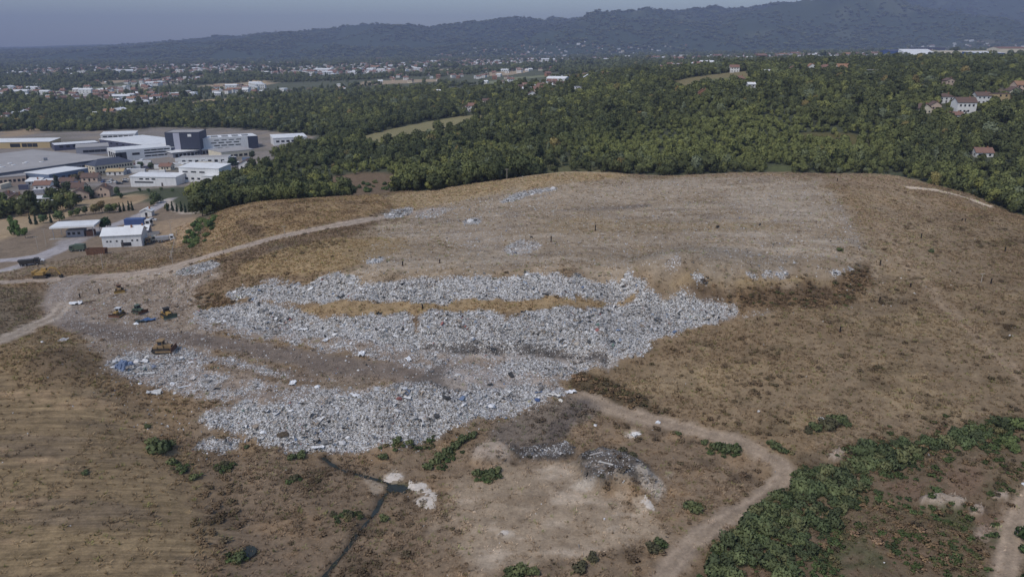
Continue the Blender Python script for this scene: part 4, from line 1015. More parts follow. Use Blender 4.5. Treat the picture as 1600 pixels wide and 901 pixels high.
# --- containers and small stores standing about the estate yards
CC = [(M_WHITE, 'white'), (M_BLUEG, 'blue grey'), (M_GREYW, 'grey'), (M_CREAM, 'cream'), (M_NAVY, 'navy')]
cg = np.random.default_rng(12)
for i in range(40):
    if i < 18: a, b, w_ = cg.uniform(272, 392), cg.uniform(250, 262), 'below the white workshop'
    elif i < 30: a, b, w_ = cg.uniform(190, 275), cg.uniform(252, 272), 'before the factory front'
    else: a, b, w_ = cg.uniform(0, 135), cg.uniform(290, 316), 'among the estate houses'
    m_, cn = CC[int(cg.choice(5, p=[.5, .12, .2, .12, .06]))]
    r = empty('container', P3(a, b), math.radians(cg.choice([8, 12, 98]) + cg.uniform(-6, 6))); tag(r, '%s container %s' % (cn, w_) if cn != 'blue grey' else 'blue grey container ' + w_, 'container', 'containers ' + w_)
    L_ = float(cg.choice([6, 6, 12])); h_ = cg.uniform(2.5, 3.2)
    MB().box(-L_/2, L_/2, -1.25, 1.25, -.4, h_).build('shell', m_, r)
    for k in range(int(L_)): MB().box(-L_/2+.4+k, -L_/2+.6+k, -1.31, -1.25, .1, h_-.2).build('rib', m_, r)
    MB().box(L_/2, L_/2+.06, -1.1, 1.1, .1, h_-.2).build('door', M_FRAME, r)
    MB().box(-L_/2-.05, L_/2+.05, -1.3, 1.3, h_, h_+.12).build('roof', M_WROOF if cg.random() < .6 else m_, r)

# ------------------------------------------------------------------ far towns
def town_mesh(w, d, h, rh, kind, wall, roofm):
    b = MB()
    if kind == 'flat': b.box(-w/2, w/2, -d/2, d/2, -2, h, 0).box(-w/2-.2, w/2+.2, -d/2-.2, d/2+.2, h, h+.5, 1)
    else:
        b.box(-w/2, w/2, -d/2, d/2, -2, h, 0)
        b.prism([(-d/2-.5, h), (d/2+.5, h), (0, h+rh)], 'x', -w/2-.5, w/2+.5, 1)
        b.box(w*.2, w*.2+.8, -.4, .4, h+.5, h+rh+1, 0)
    for i in range(3): b.box(-w*.36+i*w*.27, -w*.36+i*w*.27+1.3, -d/2-.08, -d/2, 1, 2.4, 2)
    if h > 5:
        for i in range(3): b.box(-w*.36+i*w*.27, -w*.36+i*w*.27+1.3, -d/2-.08, -d/2, 3.9, 5.3, 2)
    return b.mesh('house', [wall, roofm, M_GLASS])
TOWN = [town_mesh(11, 9, 6, 2.6, 'g', M_WREN, M_TILE), town_mesh(10, 9, 4.6, 2.4, 'g', M_CREAM, M_TILED), town_mesh(12, 9, 6.2, 2.6, 'g', M_WREN, M_ORANGE), town_mesh(9, 8, 5.8, 3.2, 'g', M_PINK, M_TILE),
        town_mesh(13, 10, 6.5, 0, 'flat', M_WREN, M_WROOF), town_mesh(10, 8, 3.4, 2.2, 'g', M_WREN, M_WROOF), town_mesh(24, 14, 7, 2.4, 'g', M_WHITE, M_WROOF), town_mesh(11, 9, 6, 3, 'g', M_BRICK, M_TILE)]
TDESC = ['white house with red roof', 'cream house with dark roof', 'white house with orange roof', 'pinkish house with red roof', 'white flat roofed house', 'small white house with pale roof', 'long white shed', 'bare brick house']
# districts: corners in the photo, number of houses, place
DIST = [([(-20,142),(60,136),(62,150),(-20,152)], 34, 'in the left edge hamlet'),
        ([(75,150),(140,140),(232,138),(250,152),(150,160),(80,160)], 64, 'in the left plain village'),
        ([(160,160),(300,146),(310,152),(180,168)], 36, 'along the left field edge'),
        ([(222,126),(320,122),(318,130),(225,136)], 44, 'in the reddish far village'),
        ([(330,140),(400,134),(420,140),(340,150)], 24, 'past the stubble strip'),
        ([(470,120),(610,108),(640,112),(490,124)], 52, 'on the rise before town'),
        ([(-10,190),(45,178),(50,184),(-10,196)], 6, 'at the plain wood edge'),
        ([(135,182),(190,179),(190,184),(135,187)], 8, 'in the short plain row'),
        ([(1000,110),(1130,100),(1130,104),(1010,114)], 14, 'behind the hill crest'),
        ([(810,140),(880,132),(880,138),(815,146)], 12, 'below the reddish bare plot')]
KEEP = np.zeros_like(ZZ)        # where houses keep the trees away
tr = np.random.default_rng(21)
def in_poly(px, py, poly):
    c = False
    for k in range(len(poly)):
        (ax, ay), (bx, by) = poly[k], poly[(k+1) % len(poly)]
        if (ay > py) != (by > py) and px < (bx-ax)*(py-ay)/(by-ay)+ax: c = not c
    return c
TOWN_XY = []
for poly, n, where in DIST:
    xs = [p[0] for p in poly]; ys = [p[1] for p in poly]; got = 0; tries = 0
    while got < n and tries < n*40:
        tries += 1
        px, py = tr.uniform(min(xs), max(xs)), tr.uniform(min(ys), max(ys))
        if not in_poly(px, py, poly): continue
        x, y = ground(px, py)
        if any((x-a)**2+(y-b)**2 < 17**2 for a, b in TOWN_XY[-80:]): continue
        k = int(tr.choice(8, p=[.20, .16, .06, .08, .18, .19, .09, .04]))
        o = link('house', TOWN[k], None, (x, y, gz(x, y)), tr.uniform(-.5, .5) + (math.pi/2 if tr.random() < .3 else 0))
        s = tr.uniform(.9, 1.25); o.scale = (s, s, s*tr.uniform(.95, 1.15))
        tag(o, TDESC[k] + ' ' + where, 'house', 'houses ' + where)
        TOWN_XY.append((x, y)); got += 1

# ------------------------------------------------------------------ scattering tools
def cells_pick(mask, per_m2, seed, cap=200000):
    """random spots on the ground, per_m2 * mask of them to the square metre"""
    g = np.random.default_rng(seed)
    A = np.diff(GX)[None]*np.diff(GY)[:, None]
    w = fc(mask)*A*per_m2
    n = int(min(g.poisson(w.sum()), cap))
    c = np.cumsum(w.ravel()); k = np.searchsorted(c, g.random(n)*c[-1])
    j, i = np.divmod(k, nx-1)
    x = GX[i]+g.random(n)*(GX[i+1]-GX[i]); y = GY[j]+g.random(n)*(GY[j+1]-GY[j])
    return x, y, gsample(ZZ, x, y), g
def instancer(name, protos, x, y, z, rot, scl, tint, pick, label, cat):
    col = bpy.data.collections.new(name+'_kinds')
    for i, me in enumerate(protos):
        col.objects.link(bpy.data.objects.new('%s_kind_%02d' % (name, i), me))
    n = len(x)
    me = bpy.data.meshes.new(name); me.vertices.add(n)
    me.vertices.foreach_set('co', np.stack([x, y, z], 1).ravel().astype(np.float32))
    def at(nm, ty, key, arr):
        a = me.attributes.new(nm, ty, 'POINT'); a.data.foreach_set(key, np.ascontiguousarray(arr).ravel())
    at('rot', 'FLOAT_VECTOR', 'vector', rot.astype(np.float32)); at('scl', 'FLOAT_VECTOR', 'vector', scl.astype(np.float32))
    at('tint', 'FLOAT_COLOR', 'color', np.concatenate([tint, np.ones((n, 1))], 1).astype(np.float32)); at('pick', 'INT', 'value', pick.astype(np.int32))
    o = link(name, me); tag(o, label, cat, None, 'stuff')
    ng = bpy.data.node_groups.new(name+'_scatter', 'GeometryNodeTree')
    ng.interface.new_socket('Geometry', in_out='INPUT', socket_type='NodeSocketGeometry'); ng.interface.new_socket('Geometry', in_out='OUTPUT', socket_type='NodeSocketGeometry')
    N, L = ng.nodes, ng.links
    gi, go = N.new('NodeGroupInput'), N.new('NodeGroupOutput')
    ip = N.new('GeometryNodeInstanceOnPoints'); ci = N.new('GeometryNodeCollectionInfo')
    ci.inputs['Collection'].default_value = col; ci.inputs['Separate Children'].default_value = True; ci.inputs['Reset Children'].default_value = True
    def na(nm, ty):
        a = N.new('GeometryNodeInputNamedAttribute'); a.data_type = ty; a.inputs['Name'].default_value = nm; return [s for s in a.outputs if s.enabled and s.name == 'Attribute'][0]
    e2r = N.new('FunctionNodeEulerToRotation'); L.new(na('rot', 'FLOAT_VECTOR'), e2r.inputs[0])
    L.new(gi.outputs[0], ip.inputs['Points']); L.new(ci.outputs[0], ip.inputs['Instance']); ip.inputs['Pick Instance'].default_value = True
    L.new(na('pick', 'INT'), ip.inputs['Instance Index']); L.new(e2r.outputs[0], ip.inputs['Rotation']); L.new(na('scl', 'FLOAT_VECTOR'), ip.inputs['Scale'])
    L.new(ip.outputs[0], go.inputs[0])
    md = o.modifiers.new('scatter', 'NODES'); md.node_group = ng
    return o

# ------------------------------------------------------------------ trees
LEAF_I = tint_mat('leaves_of_the_wood', 'INSTANCER', .75, .25, .12, .38, .35)
LEAF_O = tint_mat('leaves', 'OBJECT', .75, .25, .12, .38, .35)
BARK = mat('bark', (.06, .05, .04), .9, vary=.25, scale=2)
def leaf_cloud(b, g, lobes, n, leaf, m=0):
    mid = np.mean([l[:3] for l in lobes], 0); b.n = []
    """leaf-sized faces spread over and inside a set of lobes"""
    tot = sum(l[3]**2 for l in lobes)
    for cx, cy, cz, r, sq in lobes:
        k = max(6, int(n*r*r/tot))
        v = g.normal(size=(k, 3)); v /= np.linalg.norm(v, axis=1)[:, None]
        rr = r*(.62+.45*g.random(k)**.7)
        p = v*rr[:, None]*np.array([1, 1, sq]) + np.array([cx, cy, cz])
        nn = v + g.normal(size=(k, 3))*.45; nn /= np.linalg.norm(nn, axis=1)[:, None]
        for q in range(k):
            a = np.cross(nn[q], g.normal(size=3)); a /= np.linalg.norm(a)+1e-9; c = np.cross(nn[q], a)
            s = leaf*(.6+.8*g.random()); t = s*(.5+.6*g.random())
            o = p[q]
            d = o-mid; d = d/(np.linalg.norm(d)+1e-6); sn = v[q]*.7 + d*.45 + nn[q]*.2 + np.array([0, 0, .35]); sn = sn/np.linalg.norm(sn); b.n += [tuple(sn)]*4
            b.quad(tuple(o-a*s-c*t*.3), tuple(o-c*t+a*s*.2), tuple(o+a*s+c*t*.2), tuple(o+c*t-a*s*.3), m)
def tree_parts(seed, w, h, trunk=.22, n=640, leaf=.45, lobes=13, shape='round'):
    g = np.random.default_rng(seed)
    L = []
    base = h*trunk
    for i in range(lobes):
        t = (i+.5)/lobes
        if shape == 'round':
            zz = base + (h-base)*(.22+.62*g.random()); k = math.sqrt(max(.05, 1-((zz-base-(h-base)*.42)/((h-base)*.62))**2))
            rad = w/2*k*.68*math.sqrt(g.random()); r = w*(.17+.11*g.random())
        elif shape == 'tall':
            zz = base + (h-base)*t*.92; k = (1-t)**.6*.75+.25; rad = w*.28*k*g.random(); r = w*.26*k+.25
        elif shape == 'cone':
            zz = h*.06 + h*.9*t; k = 1-t*.85; rad = w*.12*k; r = w*.42*k+.12
        elif shape == 'bush':
            zz = h*(.25+.45*g.random()); rad = w*.36*math.sqrt(g.random()); r = w*(.14+.12*g.random())
        a = g.random()*6.283
        L.append((math.cos(a)*rad, math.sin(a)*rad, zz, r, .8+.3*g.random()))
    cb = MB(); leaf_cloud(cb, g, L, n, leaf)
    tb = MB()
    if shape == 'bush':
        for i in range(4): tb.tube((0, 0, -.3), (L[i][0]*.8, L[i][1]*.8, L[i][2]), .05, .02, 4)
    else:
        r = .05*h**.8*.5
        tb.tube((0, 0, -.8), (g.normal()*.1, g.normal()*.1, base), r*1.3, r, 6, caps=False).tube((0, 0, base), (0, 0, h*.75), r, r*.35, 6, caps=False)
        for i in range(5): tb.tube((0, 0, base*(.9+.25*i)), (L[i][0]*.9, L[i][1]*.9, L[i][2]), r*.5, r*.2, 5, caps=False)
    return cb, tb
KINDS = [  # seed, width, height, trunk, leaves, leaf size, lobes, shape
    (1, 7.0, 7.6, .16, 900, .42, 15, 'round'), (2, 6.0, 8.4, .16, 850, .42, 14, 'round'), (3, 8.0, 7.4, .14, 950, .45, 17, 'round'), (4, 5.0, 9.4, .14, 760, .40, 12, 'tall'),
    (5, 6.5, 6.0, .10, 820, .42, 14, 'round'), (6, 1.9, 6.2, .05, 420, .26, 10, 'cone'), (7, 3.4, 2.3, 0, 480, .24, 12, 'bush'), (8, 2.6, 1.5, 0, 380, .20, 10, 'bush'), (9, 4.2, 10.5, .10, 700, .38, 12, 'tall')]
T_CROWN, T_TRUNK, T_JOIN = [], [], []
for k in KINDS:
    cb, tb = tree_parts(k[0], k[1], k[2], k[3], k[4], k[5], k[6], k[7])
    cm = cb.mesh('crown', LEAF_O, True, fix=False); cm.normals_split_custom_set_from_vertices(cb.n)
    T_CROWN.append(cm); T_TRUNK.append(tb.mesh('trunk', BARK))
    nv = len(cb.v); cb.v += tb.v; cb.f += [tuple(i+nv for i in f) for f in tb.f]; cb.m += [1]*len(tb.f)
    cm = cb.mesh('wood_tree', [LEAF_I, BARK], True, fix=False); cm.normals_split_custom_set_from_vertices(cb.n + [(0, 0, 0)]*len(tb.v))
    T_JOIN.append(cm)
BRIGHT = zone([(850,238),(950,215),(1080,195),(1200,172),(1340,200),(1380,225),(1330,255),(1150,266),(950,262)], 25, 20, 40.) + zone([(1400,290),(1480,262),(1620,300),(1700,340),(1600,330),(1500,300)], 12, 8, 20.) + .8*zone([(400,300),(480,285),(640,290),(760,270),(700,262),(560,262),(440,285)], 12, 8, 20.)
def leaf_colour(g, n, x=None, y=None):
    """greens of a dry late summer: dark oak, mid green, yellowish scrub, blue grey willow"""
    pal = np.array([C8(52, 58, 37), C8(60, 66, 41), C8(70, 76, 45), C8(86, 90, 50), C8(74, 82, 66), C8(92, 84, 52)])
    p = g.choice(6, n, p=[.30, .36, .22, .06, .05, .01])
    c = pal[p]
    if x is not None:
        t = sstep(.1, .5, fbm(x/55., y/55., 91, 3))[:, None]; c = c*(1-.6*t) + .6*t*np.array(C8(84, 90, 50))
        t = sstep(.1, .5, fbm(x/80., y/80., 92, 3))[:, None]; c = c*(1-.6*t) + .6*t*np.array(C8(44, 52, 36))
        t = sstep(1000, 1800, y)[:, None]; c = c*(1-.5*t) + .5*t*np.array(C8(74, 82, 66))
    if x is not None:
        t = (np.clip(gsample(BRIGHT, x, y), 0, 1)*.65)[:, None]; c = c*(1-t) + t*np.array(C8(88, 94, 52))
    c = c*.88 + .12*c.mean(1, keepdims=True)
    return c*np.array([2.5, 2.35, 2.1])*g.uniform(.9, 1.1, (n, 1))
LK = 2.1
def plant(k, x, y, s, rgb, label, cat='tree', group=None, name=None, zs=1.0, sink=0.0):
    root = empty(name or ('shrub' if KINDS[k][7] == 'bush' else 'tree'), (x, y, gz(x, y)-sink), random.uniform(0, 6.28))
    root.scale = (s, s, s*zs); tag(root, label, cat, group)
    a = link('crown', T_CROWN[k], root); a.color = (*(min(c*LK, .6) for c in rgb), 1)
    b = link('stems' if KINDS[k][7] == 'bush' else 'trunk', T_TRUNK[k], root)
    return root
TM = np.zeros_like(ZZ)
for poly, k in (([(0,112),(200,104),(420,100),(420,116),(250,118),(0,124)], .8), ([(400,112),(640,98),(640,110),(420,124)], 1), ([(560,100),(800,92),(1000,90),(1000,97),(760,104),(580,110)], .8), ([(960,92),(1300,84),(1320,92),(1000,98)], .7), ([(1280,86),(1600,80),(1640,88),(1300,94)], .9), ([(640,90),(760,76),(1000,74),(1080,72),(1060,84),(800,92)], .45), ([(1100,84),(1350,74),(1600,70),(1620,78),(1350,82)], .4)):
    TM = np.maximum(TM, zone(poly, 60, 60, 200., 1)*k)
TMW = np.maximum(TM, .55*zone([(-60,176),(-60,106),(200,98),(640,92),(900,100),(840,128),(560,145),(330,156),(200,176)], 60, 60, 200., 1)*sstep(-.05, .35, fbm(XX/240., YY/300., 97, 3)))
# where the woods stand
yard = np.maximum(z_ind, z_left)
OPEN = np.maximum(np.maximum(NEAR, CLEAR), yard)
OPEN = np.maximum(OPEN, zone([(90,330),(150,288),(200,284),(282,284),(345,288),(325,300),(270,322),(200,330)], 2, 2, smooth=1))
OPEN = np.maximum(OPEN, zone([(225,420),(230,330),(262,306),(300,316),(330,330),(300,372),(300,420)], 2, 2, smooth=1))
wn_ = fbm(XX/130., YY/130., 95, 4)
WOOD = (1-OPEN)*(YY > 240)*(YY < 9300)
WOOD *= np.where(YY < 1150, sstep(-.75, -.35, wn_), sstep(-.25, .15, fbm(XX/260., YY/260., 96, 4) + .10))
WOOD *= 1-FIELD*farp
fr = np.abs(XX) < .80*YY+60
WOOD *= fr
WOOD *= 1-.85*np.clip(TMW*1.5, 0, 1)
for poly, n, where in DIST:
    if n > 10: WOOD *= 1-.8*zone(poly, 30, 15, 60., 1)
WOOD *= 1-.55*zone([(1200,215),(1340,222),(1375,212),(1250,180),(1180,178)], 10, 6, 30.)
dens = np.where(YY < 620, 1/16., np.where(YY < 1200, 1/23., np.where(YY < 2200, 1/90., np.where(YY < 5000, 1/300., 1/1100.))))
tx, ty, tz, g = cells_pick(WOOD*dens, 1.0, 5)
# keep trees off the hillside houses
keep = np.ones(len(tx), bool)
for o in [o for o in bpy.data.objects if o.parent is None and o.get('category') in ('house', 'hall', 'factory', 'warehouse', 'shed', 'hut') and o.location.y > 350]:
    big = o.type == 'EMPTY' and o['category'] in ('hall', 'factory', 'warehouse')
    dx, dy = tx-o.location.x, ty-o.location.y
    r = 40 if big else 9
    near_ = (dx*dx+dy*dy < r*r)
    front = (np.abs(dx - dy*o.location.x/o.location.y) < (30 if big else 8)) & (dy < 4) & (dy > (-60 if big else -17))   # open yard on the downhill side
    keep &= ~(near_ | (front & (o.location.y < 1300)))
tx, ty, tz = tx[keep], ty[keep], tz[keep]
n = len(tx)
pick = g.choice(5, n, p=[.3, .24, .2, .10, .16])
sc = np.clip(g.lognormal(math.log(.82), .30, n), .4, 1.6)*np.where(ty > 5000, 3.2, np.where(ty > 2200, 1.7, np.where(ty > 1200, 1.15, 1.0)))
low = sstep(.1, .5, fbm(tx/55., ty/55., 91, 3))
sc = sc*(1-.35*low*(ty < 700))*(1-.3*np.clip(gsample(BRIGHT, tx, ty), 0, 1))
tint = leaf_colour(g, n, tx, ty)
dist = np.hypot(tx, ty)
def sees(x, y, z):
    t = np.linspace(.25, .985, 160)
    return bool(np.all(gsample(ZZ, x*t, y*t) < CAMZ + (z-CAMZ)*t))
order = np.argsort(dist/sc)
single = []
for i in order:
    if len(single) >= 262 or dist[i] > 900: break
    if abs(tx[i]/ty[i]) < .72 and sees(tx[i], ty[i], tz[i]+KINDS[pick[i]][2]*sc[i]*.6): single.append(i)
tn = ['round crowned', 'full crowned', 'wide spreading', 'slim tall', 'low bushy']
def tone_word(c):
    return 'yellowish green' if c[0] > .17 else ('blue grey green' if c[2] > .13 else ('mid green' if c[1] > .15 else 'dark green'))
for i in single:
    px = W/2 + F*tx[i]/(ty[i]*cP + (CAMZ-tz[i])*sP)
    where = 'behind the left grassy knoll' if px < 620 else ('below the middle of the ridge' if px < 900 else ('behind the bare ridge top' if px < 1230 else ('behind the right shoulder' if px < 1450 else 'at the right edge past the pale track')))
    plant(int(pick[i]), tx[i], ty[i], float(sc[i]), tuple(tint[i]/LK), '%s %s tree %s' % (tn[pick[i]], tone_word(tint[i]), where), group='%s trees %s' % (tone_word(tint[i]), where))
rest = np.ones(n, bool); rest[single] = False
q = np.nonzero(rest)[0]
rot = np.zeros((len(q), 3)); rot[:, 2] = g.uniform(0, 6.28, len(q))
scl = np.repeat(sc[q][:, None], 3, 1); scl[:, 2] *= g.uniform(.85, 1.2, len(q))*np.where(ty[q] > 5000, .6, 1); scl[:, :2] *= np.where(ty[q] > 2200, 1.35, 1.0)[:, None]
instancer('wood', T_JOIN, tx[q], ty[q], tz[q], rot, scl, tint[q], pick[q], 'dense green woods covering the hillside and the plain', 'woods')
# town further off, a mass of small houses at the foot of the hills
hx, hy, hz_, g = cells_pick(TMW*(YY < 9000)*(np.abs(XX) < .8*YY), 1/1700., 9, 12000)
nh = len(hx); rot = np.zeros((nh, 3)); rot[:, 2] = g.uniform(-.6, .6, nh)
s = g.uniform(.7, 1.15, nh); big = g.random(nh) < .02
scl = np.stack([s*np.where(big, 2.5, 1), s*np.where(big, 2, 1), s*np.where(big, 1.6, 1.0)], 1)
instancer('town', TOWN, hx, hy, hz_, rot, scl, np.ones((nh, 3)), g.choice(8, nh, p=[.20, .20, .06, .12, .14, .16, .04, .08]), 'pale far town spread along the foot of the hills', 'town')

# trees and hedges on the left by the yards
LT = [(22, 366, 3, 1.0, (62, 76, 44)), (30, 368, 8, .8, (66, 82, 46)), (40, 372, 1, .6, (70, 84, 48)), (68, 348, 4, .75, (58, 70, 46)), (93, 346, 0, .8, (66, 76, 48)), (165, 362, 1, .85, (42, 56, 38)), (168, 356, 4, .7, (50, 62, 42)),
      (316, 332, 2, 1.5, (34, 44, 32)), (246, 318, 2, .9, (58, 66, 44)), (240, 322, 4, .6, (64, 70, 46)), (262, 328, 4, .55, (74, 74, 50)), (112, 338, 4, .55, (62, 72, 44)), (122, 337, 0, .6, (68, 76, 46)), (134, 336, 1, .6, (56, 64, 42)), (150, 334, 0, .75, (84, 78, 50)), (160, 332, 1, .8, (88, 76, 52)), (180, 332, 4, .8, (78, 82, 48)), (172, 333, 0, .7, (62, 70, 44)),
      (92, 304, 8, 1.3, (36, 44, 38)), (106, 306, 1, 1.1, (52, 58, 42)), (138, 310, 2, 1.0, (48, 58, 46)), (84, 318, 4, .9, (46, 60, 44)), (76, 318, 0, .8, (50, 62, 46)), (184, 306, 1, .7, (52, 64, 44)), (188, 310, 4, .6, (48, 62, 42)), (190, 268, 4, .9, (78, 74, 56)), (130, 282, 0, .9, (82, 74, 60)), (118, 284, 4, .9, (74, 70, 54)), (220, 262, 4, .8, (56, 66, 48)), (236, 264, 0, .7, (58, 66, 50)), (364, 262, 0, 1.1, (44, 54, 42)), (395, 250, 1, .9, (50, 58, 46)), (340, 292, 4, .9, (46, 58, 40)), (330, 296, 0, .9, (50, 62, 42)), (300, 300, 4, .38, (54, 68, 42)), (270, 300, 4, .38, (58, 72, 46)), (252, 298, 4, .38, (60, 72, 46)), (352, 296, 1, 1.0, (52, 64, 42)), (366, 300, 2, 1.0, (56, 66, 44)), (384, 300, 0, 1.1, (50, 62, 42)), (402, 296, 1, 1.0, (60, 70, 46)), (322, 292, 4, .38, (52, 66, 44)), (232, 300, 4, .38, (56, 70, 46)), (218, 299, 4, .38, (58, 70, 46)), (335, 308, 1, .9, (48, 60, 40)), (348, 314, 4, .8, (58, 72, 44))]
for i, (a, b, k, s, c) in enumerate(LT):
    x, y = ground(a, b); rgb = C8(*c)
    wh = 'along the stubble field hedge' if 100 < a < 200 and b > 325 else ('by the left yard edge' if a < 100 and b > 335 else ('by the landfill gate' if b > 315 else ('among the houses of the estate' if a < 200 else 'at the near end of the wood')))
    plant(k, x, y, s, rgb, '%s %s tree %s' % (tn[k] if k < 5 else 'slim tall', tone_word([2*v for v in rgb]), wh), group='trees ' + wh)
for a, b in ((48, 350), (57, 351), (80, 348), (188, 331), (194, 330), (202, 329), (207, 329), (262, 330), (270, 330), (277, 331), (284, 331), (290, 332), (296, 331)):
    x, y = ground(a, b)
    plant(5, x, y, .8 + .2*random.random(), C8(40, 50, 38), 'slim dark columnar conifer in the row %s' % ('by the gatehouse' if a > 250 else ('at the end of the hedge' if a > 150 else 'left of the white canopy')), 'conifer', 'columnar conifers', 'conifer')

# green shrubs on the near ground
SH = [(250, 706, 7, 2.0, 'large green shrub beside the mown field'), (262, 700, 6, 1.0, 'rounded green shrub behind the large one by the mown field'), (268, 724, 7, .9, 'low green shrub below the large one by the mown field'), (286, 736, 7, .9, 'low green shrub second below the mown field corner'), (302, 748, 7, .8, 'last green shrub in the line down from the mown field'), (240, 694, 7, 1.2, 'flat green shrub left of the large one'), (133, 740, 7, .6, 'tiny lone green tuft in the mown field'),
      (1295, 668, 6, 1.2, 'dark green shrub on the right slope'), (1312, 660, 6, 1.0, 'bright green shrub at the right end of the slope thicket'), (1275, 672, 7, 1.2, 'low shrub at the left end of the slope thicket'), (1300, 656, 7, 1.1, 'shrub behind the slope thicket'), (1322, 664, 7, .9, 'small shrub closing the slope thicket'), (1262, 676, 7, .8, 'small dry shrub in front of the slope thicket'),
      (1312, 392, 7, .9, 'small green shrub on the plateau corner'), (1455, 393, 7, .8, 'small shrub with white litter on the upper right slope'),
      (1135, 704, 7, 1.1, 'green shrub beside the lower track bend'), (1120, 700, 7, 1.0, 'low shrub left of the lower track bend'), (1150, 706, 7, 1.0, 'low shrub right beside the lower track bend'), (1100, 693, 7, .7, 'small shrub along the lower track'), (1060, 680, 7, .6, 'tiny shrub along the lower track'), (1210, 700, 7, 1.1, 'green shrub above the track bend'), (1222, 706, 7, .8, 'small shrub above the track bend'),
      (972, 714, 7, .9, 'shrub behind the dark spoil heap'), (988, 720, 7, .9, 'second shrub behind the dark spoil heap'), (1085, 800, 7, 1.2, 'shrub in front of the hollow'), (1075, 794, 7, 1.0, 'left shrub in front of the hollow'),
      (765, 745, 7, 1.1, 'bluish shrub beside the light soil mound'), (745, 740, 7, .9, 'small bluish shrub left of the light soil mound'), (775, 738, 7, .9, 'upper shrub beside the light soil mound'), (815, 895, 7, 1.3, 'shrub at the bottom edge of the clearing'), (800, 900, 7, 1.0, 'left shrub at the bottom edge of the clearing'), (835, 896, 7, .9, 'right shrub at the bottom edge of the clearing'),
      (725, 688, 7, 1.2, 'shrub at the top of the green strip below the refuse'), (712, 698, 7, 1.1, 'second shrub in the green strip below the refuse'), (700, 706, 7, 1.1, 'third shrub in the green strip below the refuse'), (690, 716, 7, 1.1, 'fourth shrub in the green strip below the refuse'), (680, 724, 7, 1.1, 'fifth shrub in the green strip below the refuse'), (670, 732, 7, 1.0, 'lowest shrub in the green strip below the refuse'), (738, 682, 7, .9, 'small shrub ending the green strip below the refuse'),
      (620, 690, 7, .9, 'flat weed patch at the refuse foot'), (640, 694, 7, .8, 'second flat weed patch at the refuse foot'), (600, 716, 7, .9, 'weed patch on the bank above the ditch'), (470, 714, 7, 1.0, 'green weed patch where the ditch begins'), (455, 717, 7, .8, 'left weed patch where the ditch begins'), (460, 750, 7, .8, 'small shrub in the dry foot slope'), (600, 812, 7, .8, 'small shrub right of the ditch'), (545, 808, 7, .8, 'dull shrub left of the ditch'), (520, 805, 7, .6, 'tiny dull shrub left of the ditch'), (372, 875, 7, 1.0, 'weeds beside the puddle'), (385, 700, 7, .5, 'weeds under the small refuse heaps'), (352, 728, 7, .8, 'dark shrub under the refuse corner'), (340, 734, 7, .6, 'small dark shrub under the refuse corner'),
      (1020, 862, 7, 1.1, 'dark shrub between clearing and track'), (905, 892, 7, 1.1, 'dark shrub at the clearing foot'), (925, 875, 7, .9, 'small dark shrub at the clearing foot'), (1030, 850, 7, .9, 'small shrub between clearing and track'), (230, 668, 7, .6, 'tiny shrub at the top of the mown field gully')]
for a, b, k, s, lb in SH:
    x, y = ground(a, b); c = C8(*random.choice([(70, 76, 50), (66, 72, 48), (78, 82, 54)]))
    if 'dry' in lb or 'dull' in lb or 'dark' in lb: c = C8(64, 62, 46)
    plant(k, x, y, s*1.05, c, lb, 'shrub', None, 'shrub', .9)
kn = [(-1, 0)]
def thicket(poly, n, seed, cols, label, group, smin=.6, smax=1.3, gap=1.1):
    g = np.random.default_rng(seed); pw = np.array(to_world(poly)); got = []
    lo, hi = pw.min(0), pw.max(0); t = 0
    while len(got) < n and t < n*60:
        t += 1
        p = lo + (hi-lo)*g.random(2)
        if not in_poly(p[0], p[1], [tuple(q) for q in pw]): continue
        if any((p[0]-a)**2+(p[1]-b)**2 < gap**2 for a, b in got): continue
        got.append(tuple(p)); k = 6 if g.random() < .6 else 7
        plant(k, p[0], p[1], float(g.uniform(smin, smax)), tuple(np.array(C8(*cols[g.integers(len(cols))]))*g.uniform(.85, 1.15)), label, 'shrub', group, 'shrub', float(g.uniform(.8, 1.15)), .15)
GR = [(64, 72, 48), (72, 78, 52), (58, 64, 44), (80, 82, 56)]
thicket([(1095,905),(1120,850),(1180,800),(1240,752),(1290,728),(1345,722),(1360,745),(1330,790),(1300,830),(1260,870),(1230,905)], 120, 3, GR, 'leafy green shrub in the thicket at the lower right', 'shrubs of the lower right thicket')
thicket([(1320,716),(1370,698),(1450,690),(1520,668),(1560,660),(1590,668),(1530,690),(1460,712),(1400,740),(1350,742)], 55, 4, GR, 'green shrub in the hedge line above the lower right slope', 'shrubs of the right hedge line')
thicket([(1500,672),(1700,648),(1700,700),(1560,705)], 22, 5, [(70, 78, 48), (84, 80, 54)], 'dull green shrub at the right edge of the slope', 'shrubs at the right edge')
thicket([(1590,850),(1640,800),(1680,900),(1640,960),(1592,930)], 14, 6, [(44, 56, 36), (54, 66, 40)], 'dark green shrub right of the corner track', 'shrubs right of the corner track')
thicket([(290,382),(290,362),(310,345),(335,338),(338,352),(318,380),(300,390)], 34, 7, [(62, 76, 44), (56, 68, 42), (72, 80, 48)], 'green shrub covering the steep end of the grassy knoll', 'shrubs on the knoll end', .6, 1.2, 1.4)
thicket([(400,300),(480,290),(600,285),(640,296),(560,302),(470,307),(400,312)], 46, 8, [(64, 74, 46), (78, 82, 52), (56, 66, 42)], 'green shrub along the foot of the wood behind the knoll', 'shrubs behind the knoll', .8, 1.6, 2.)

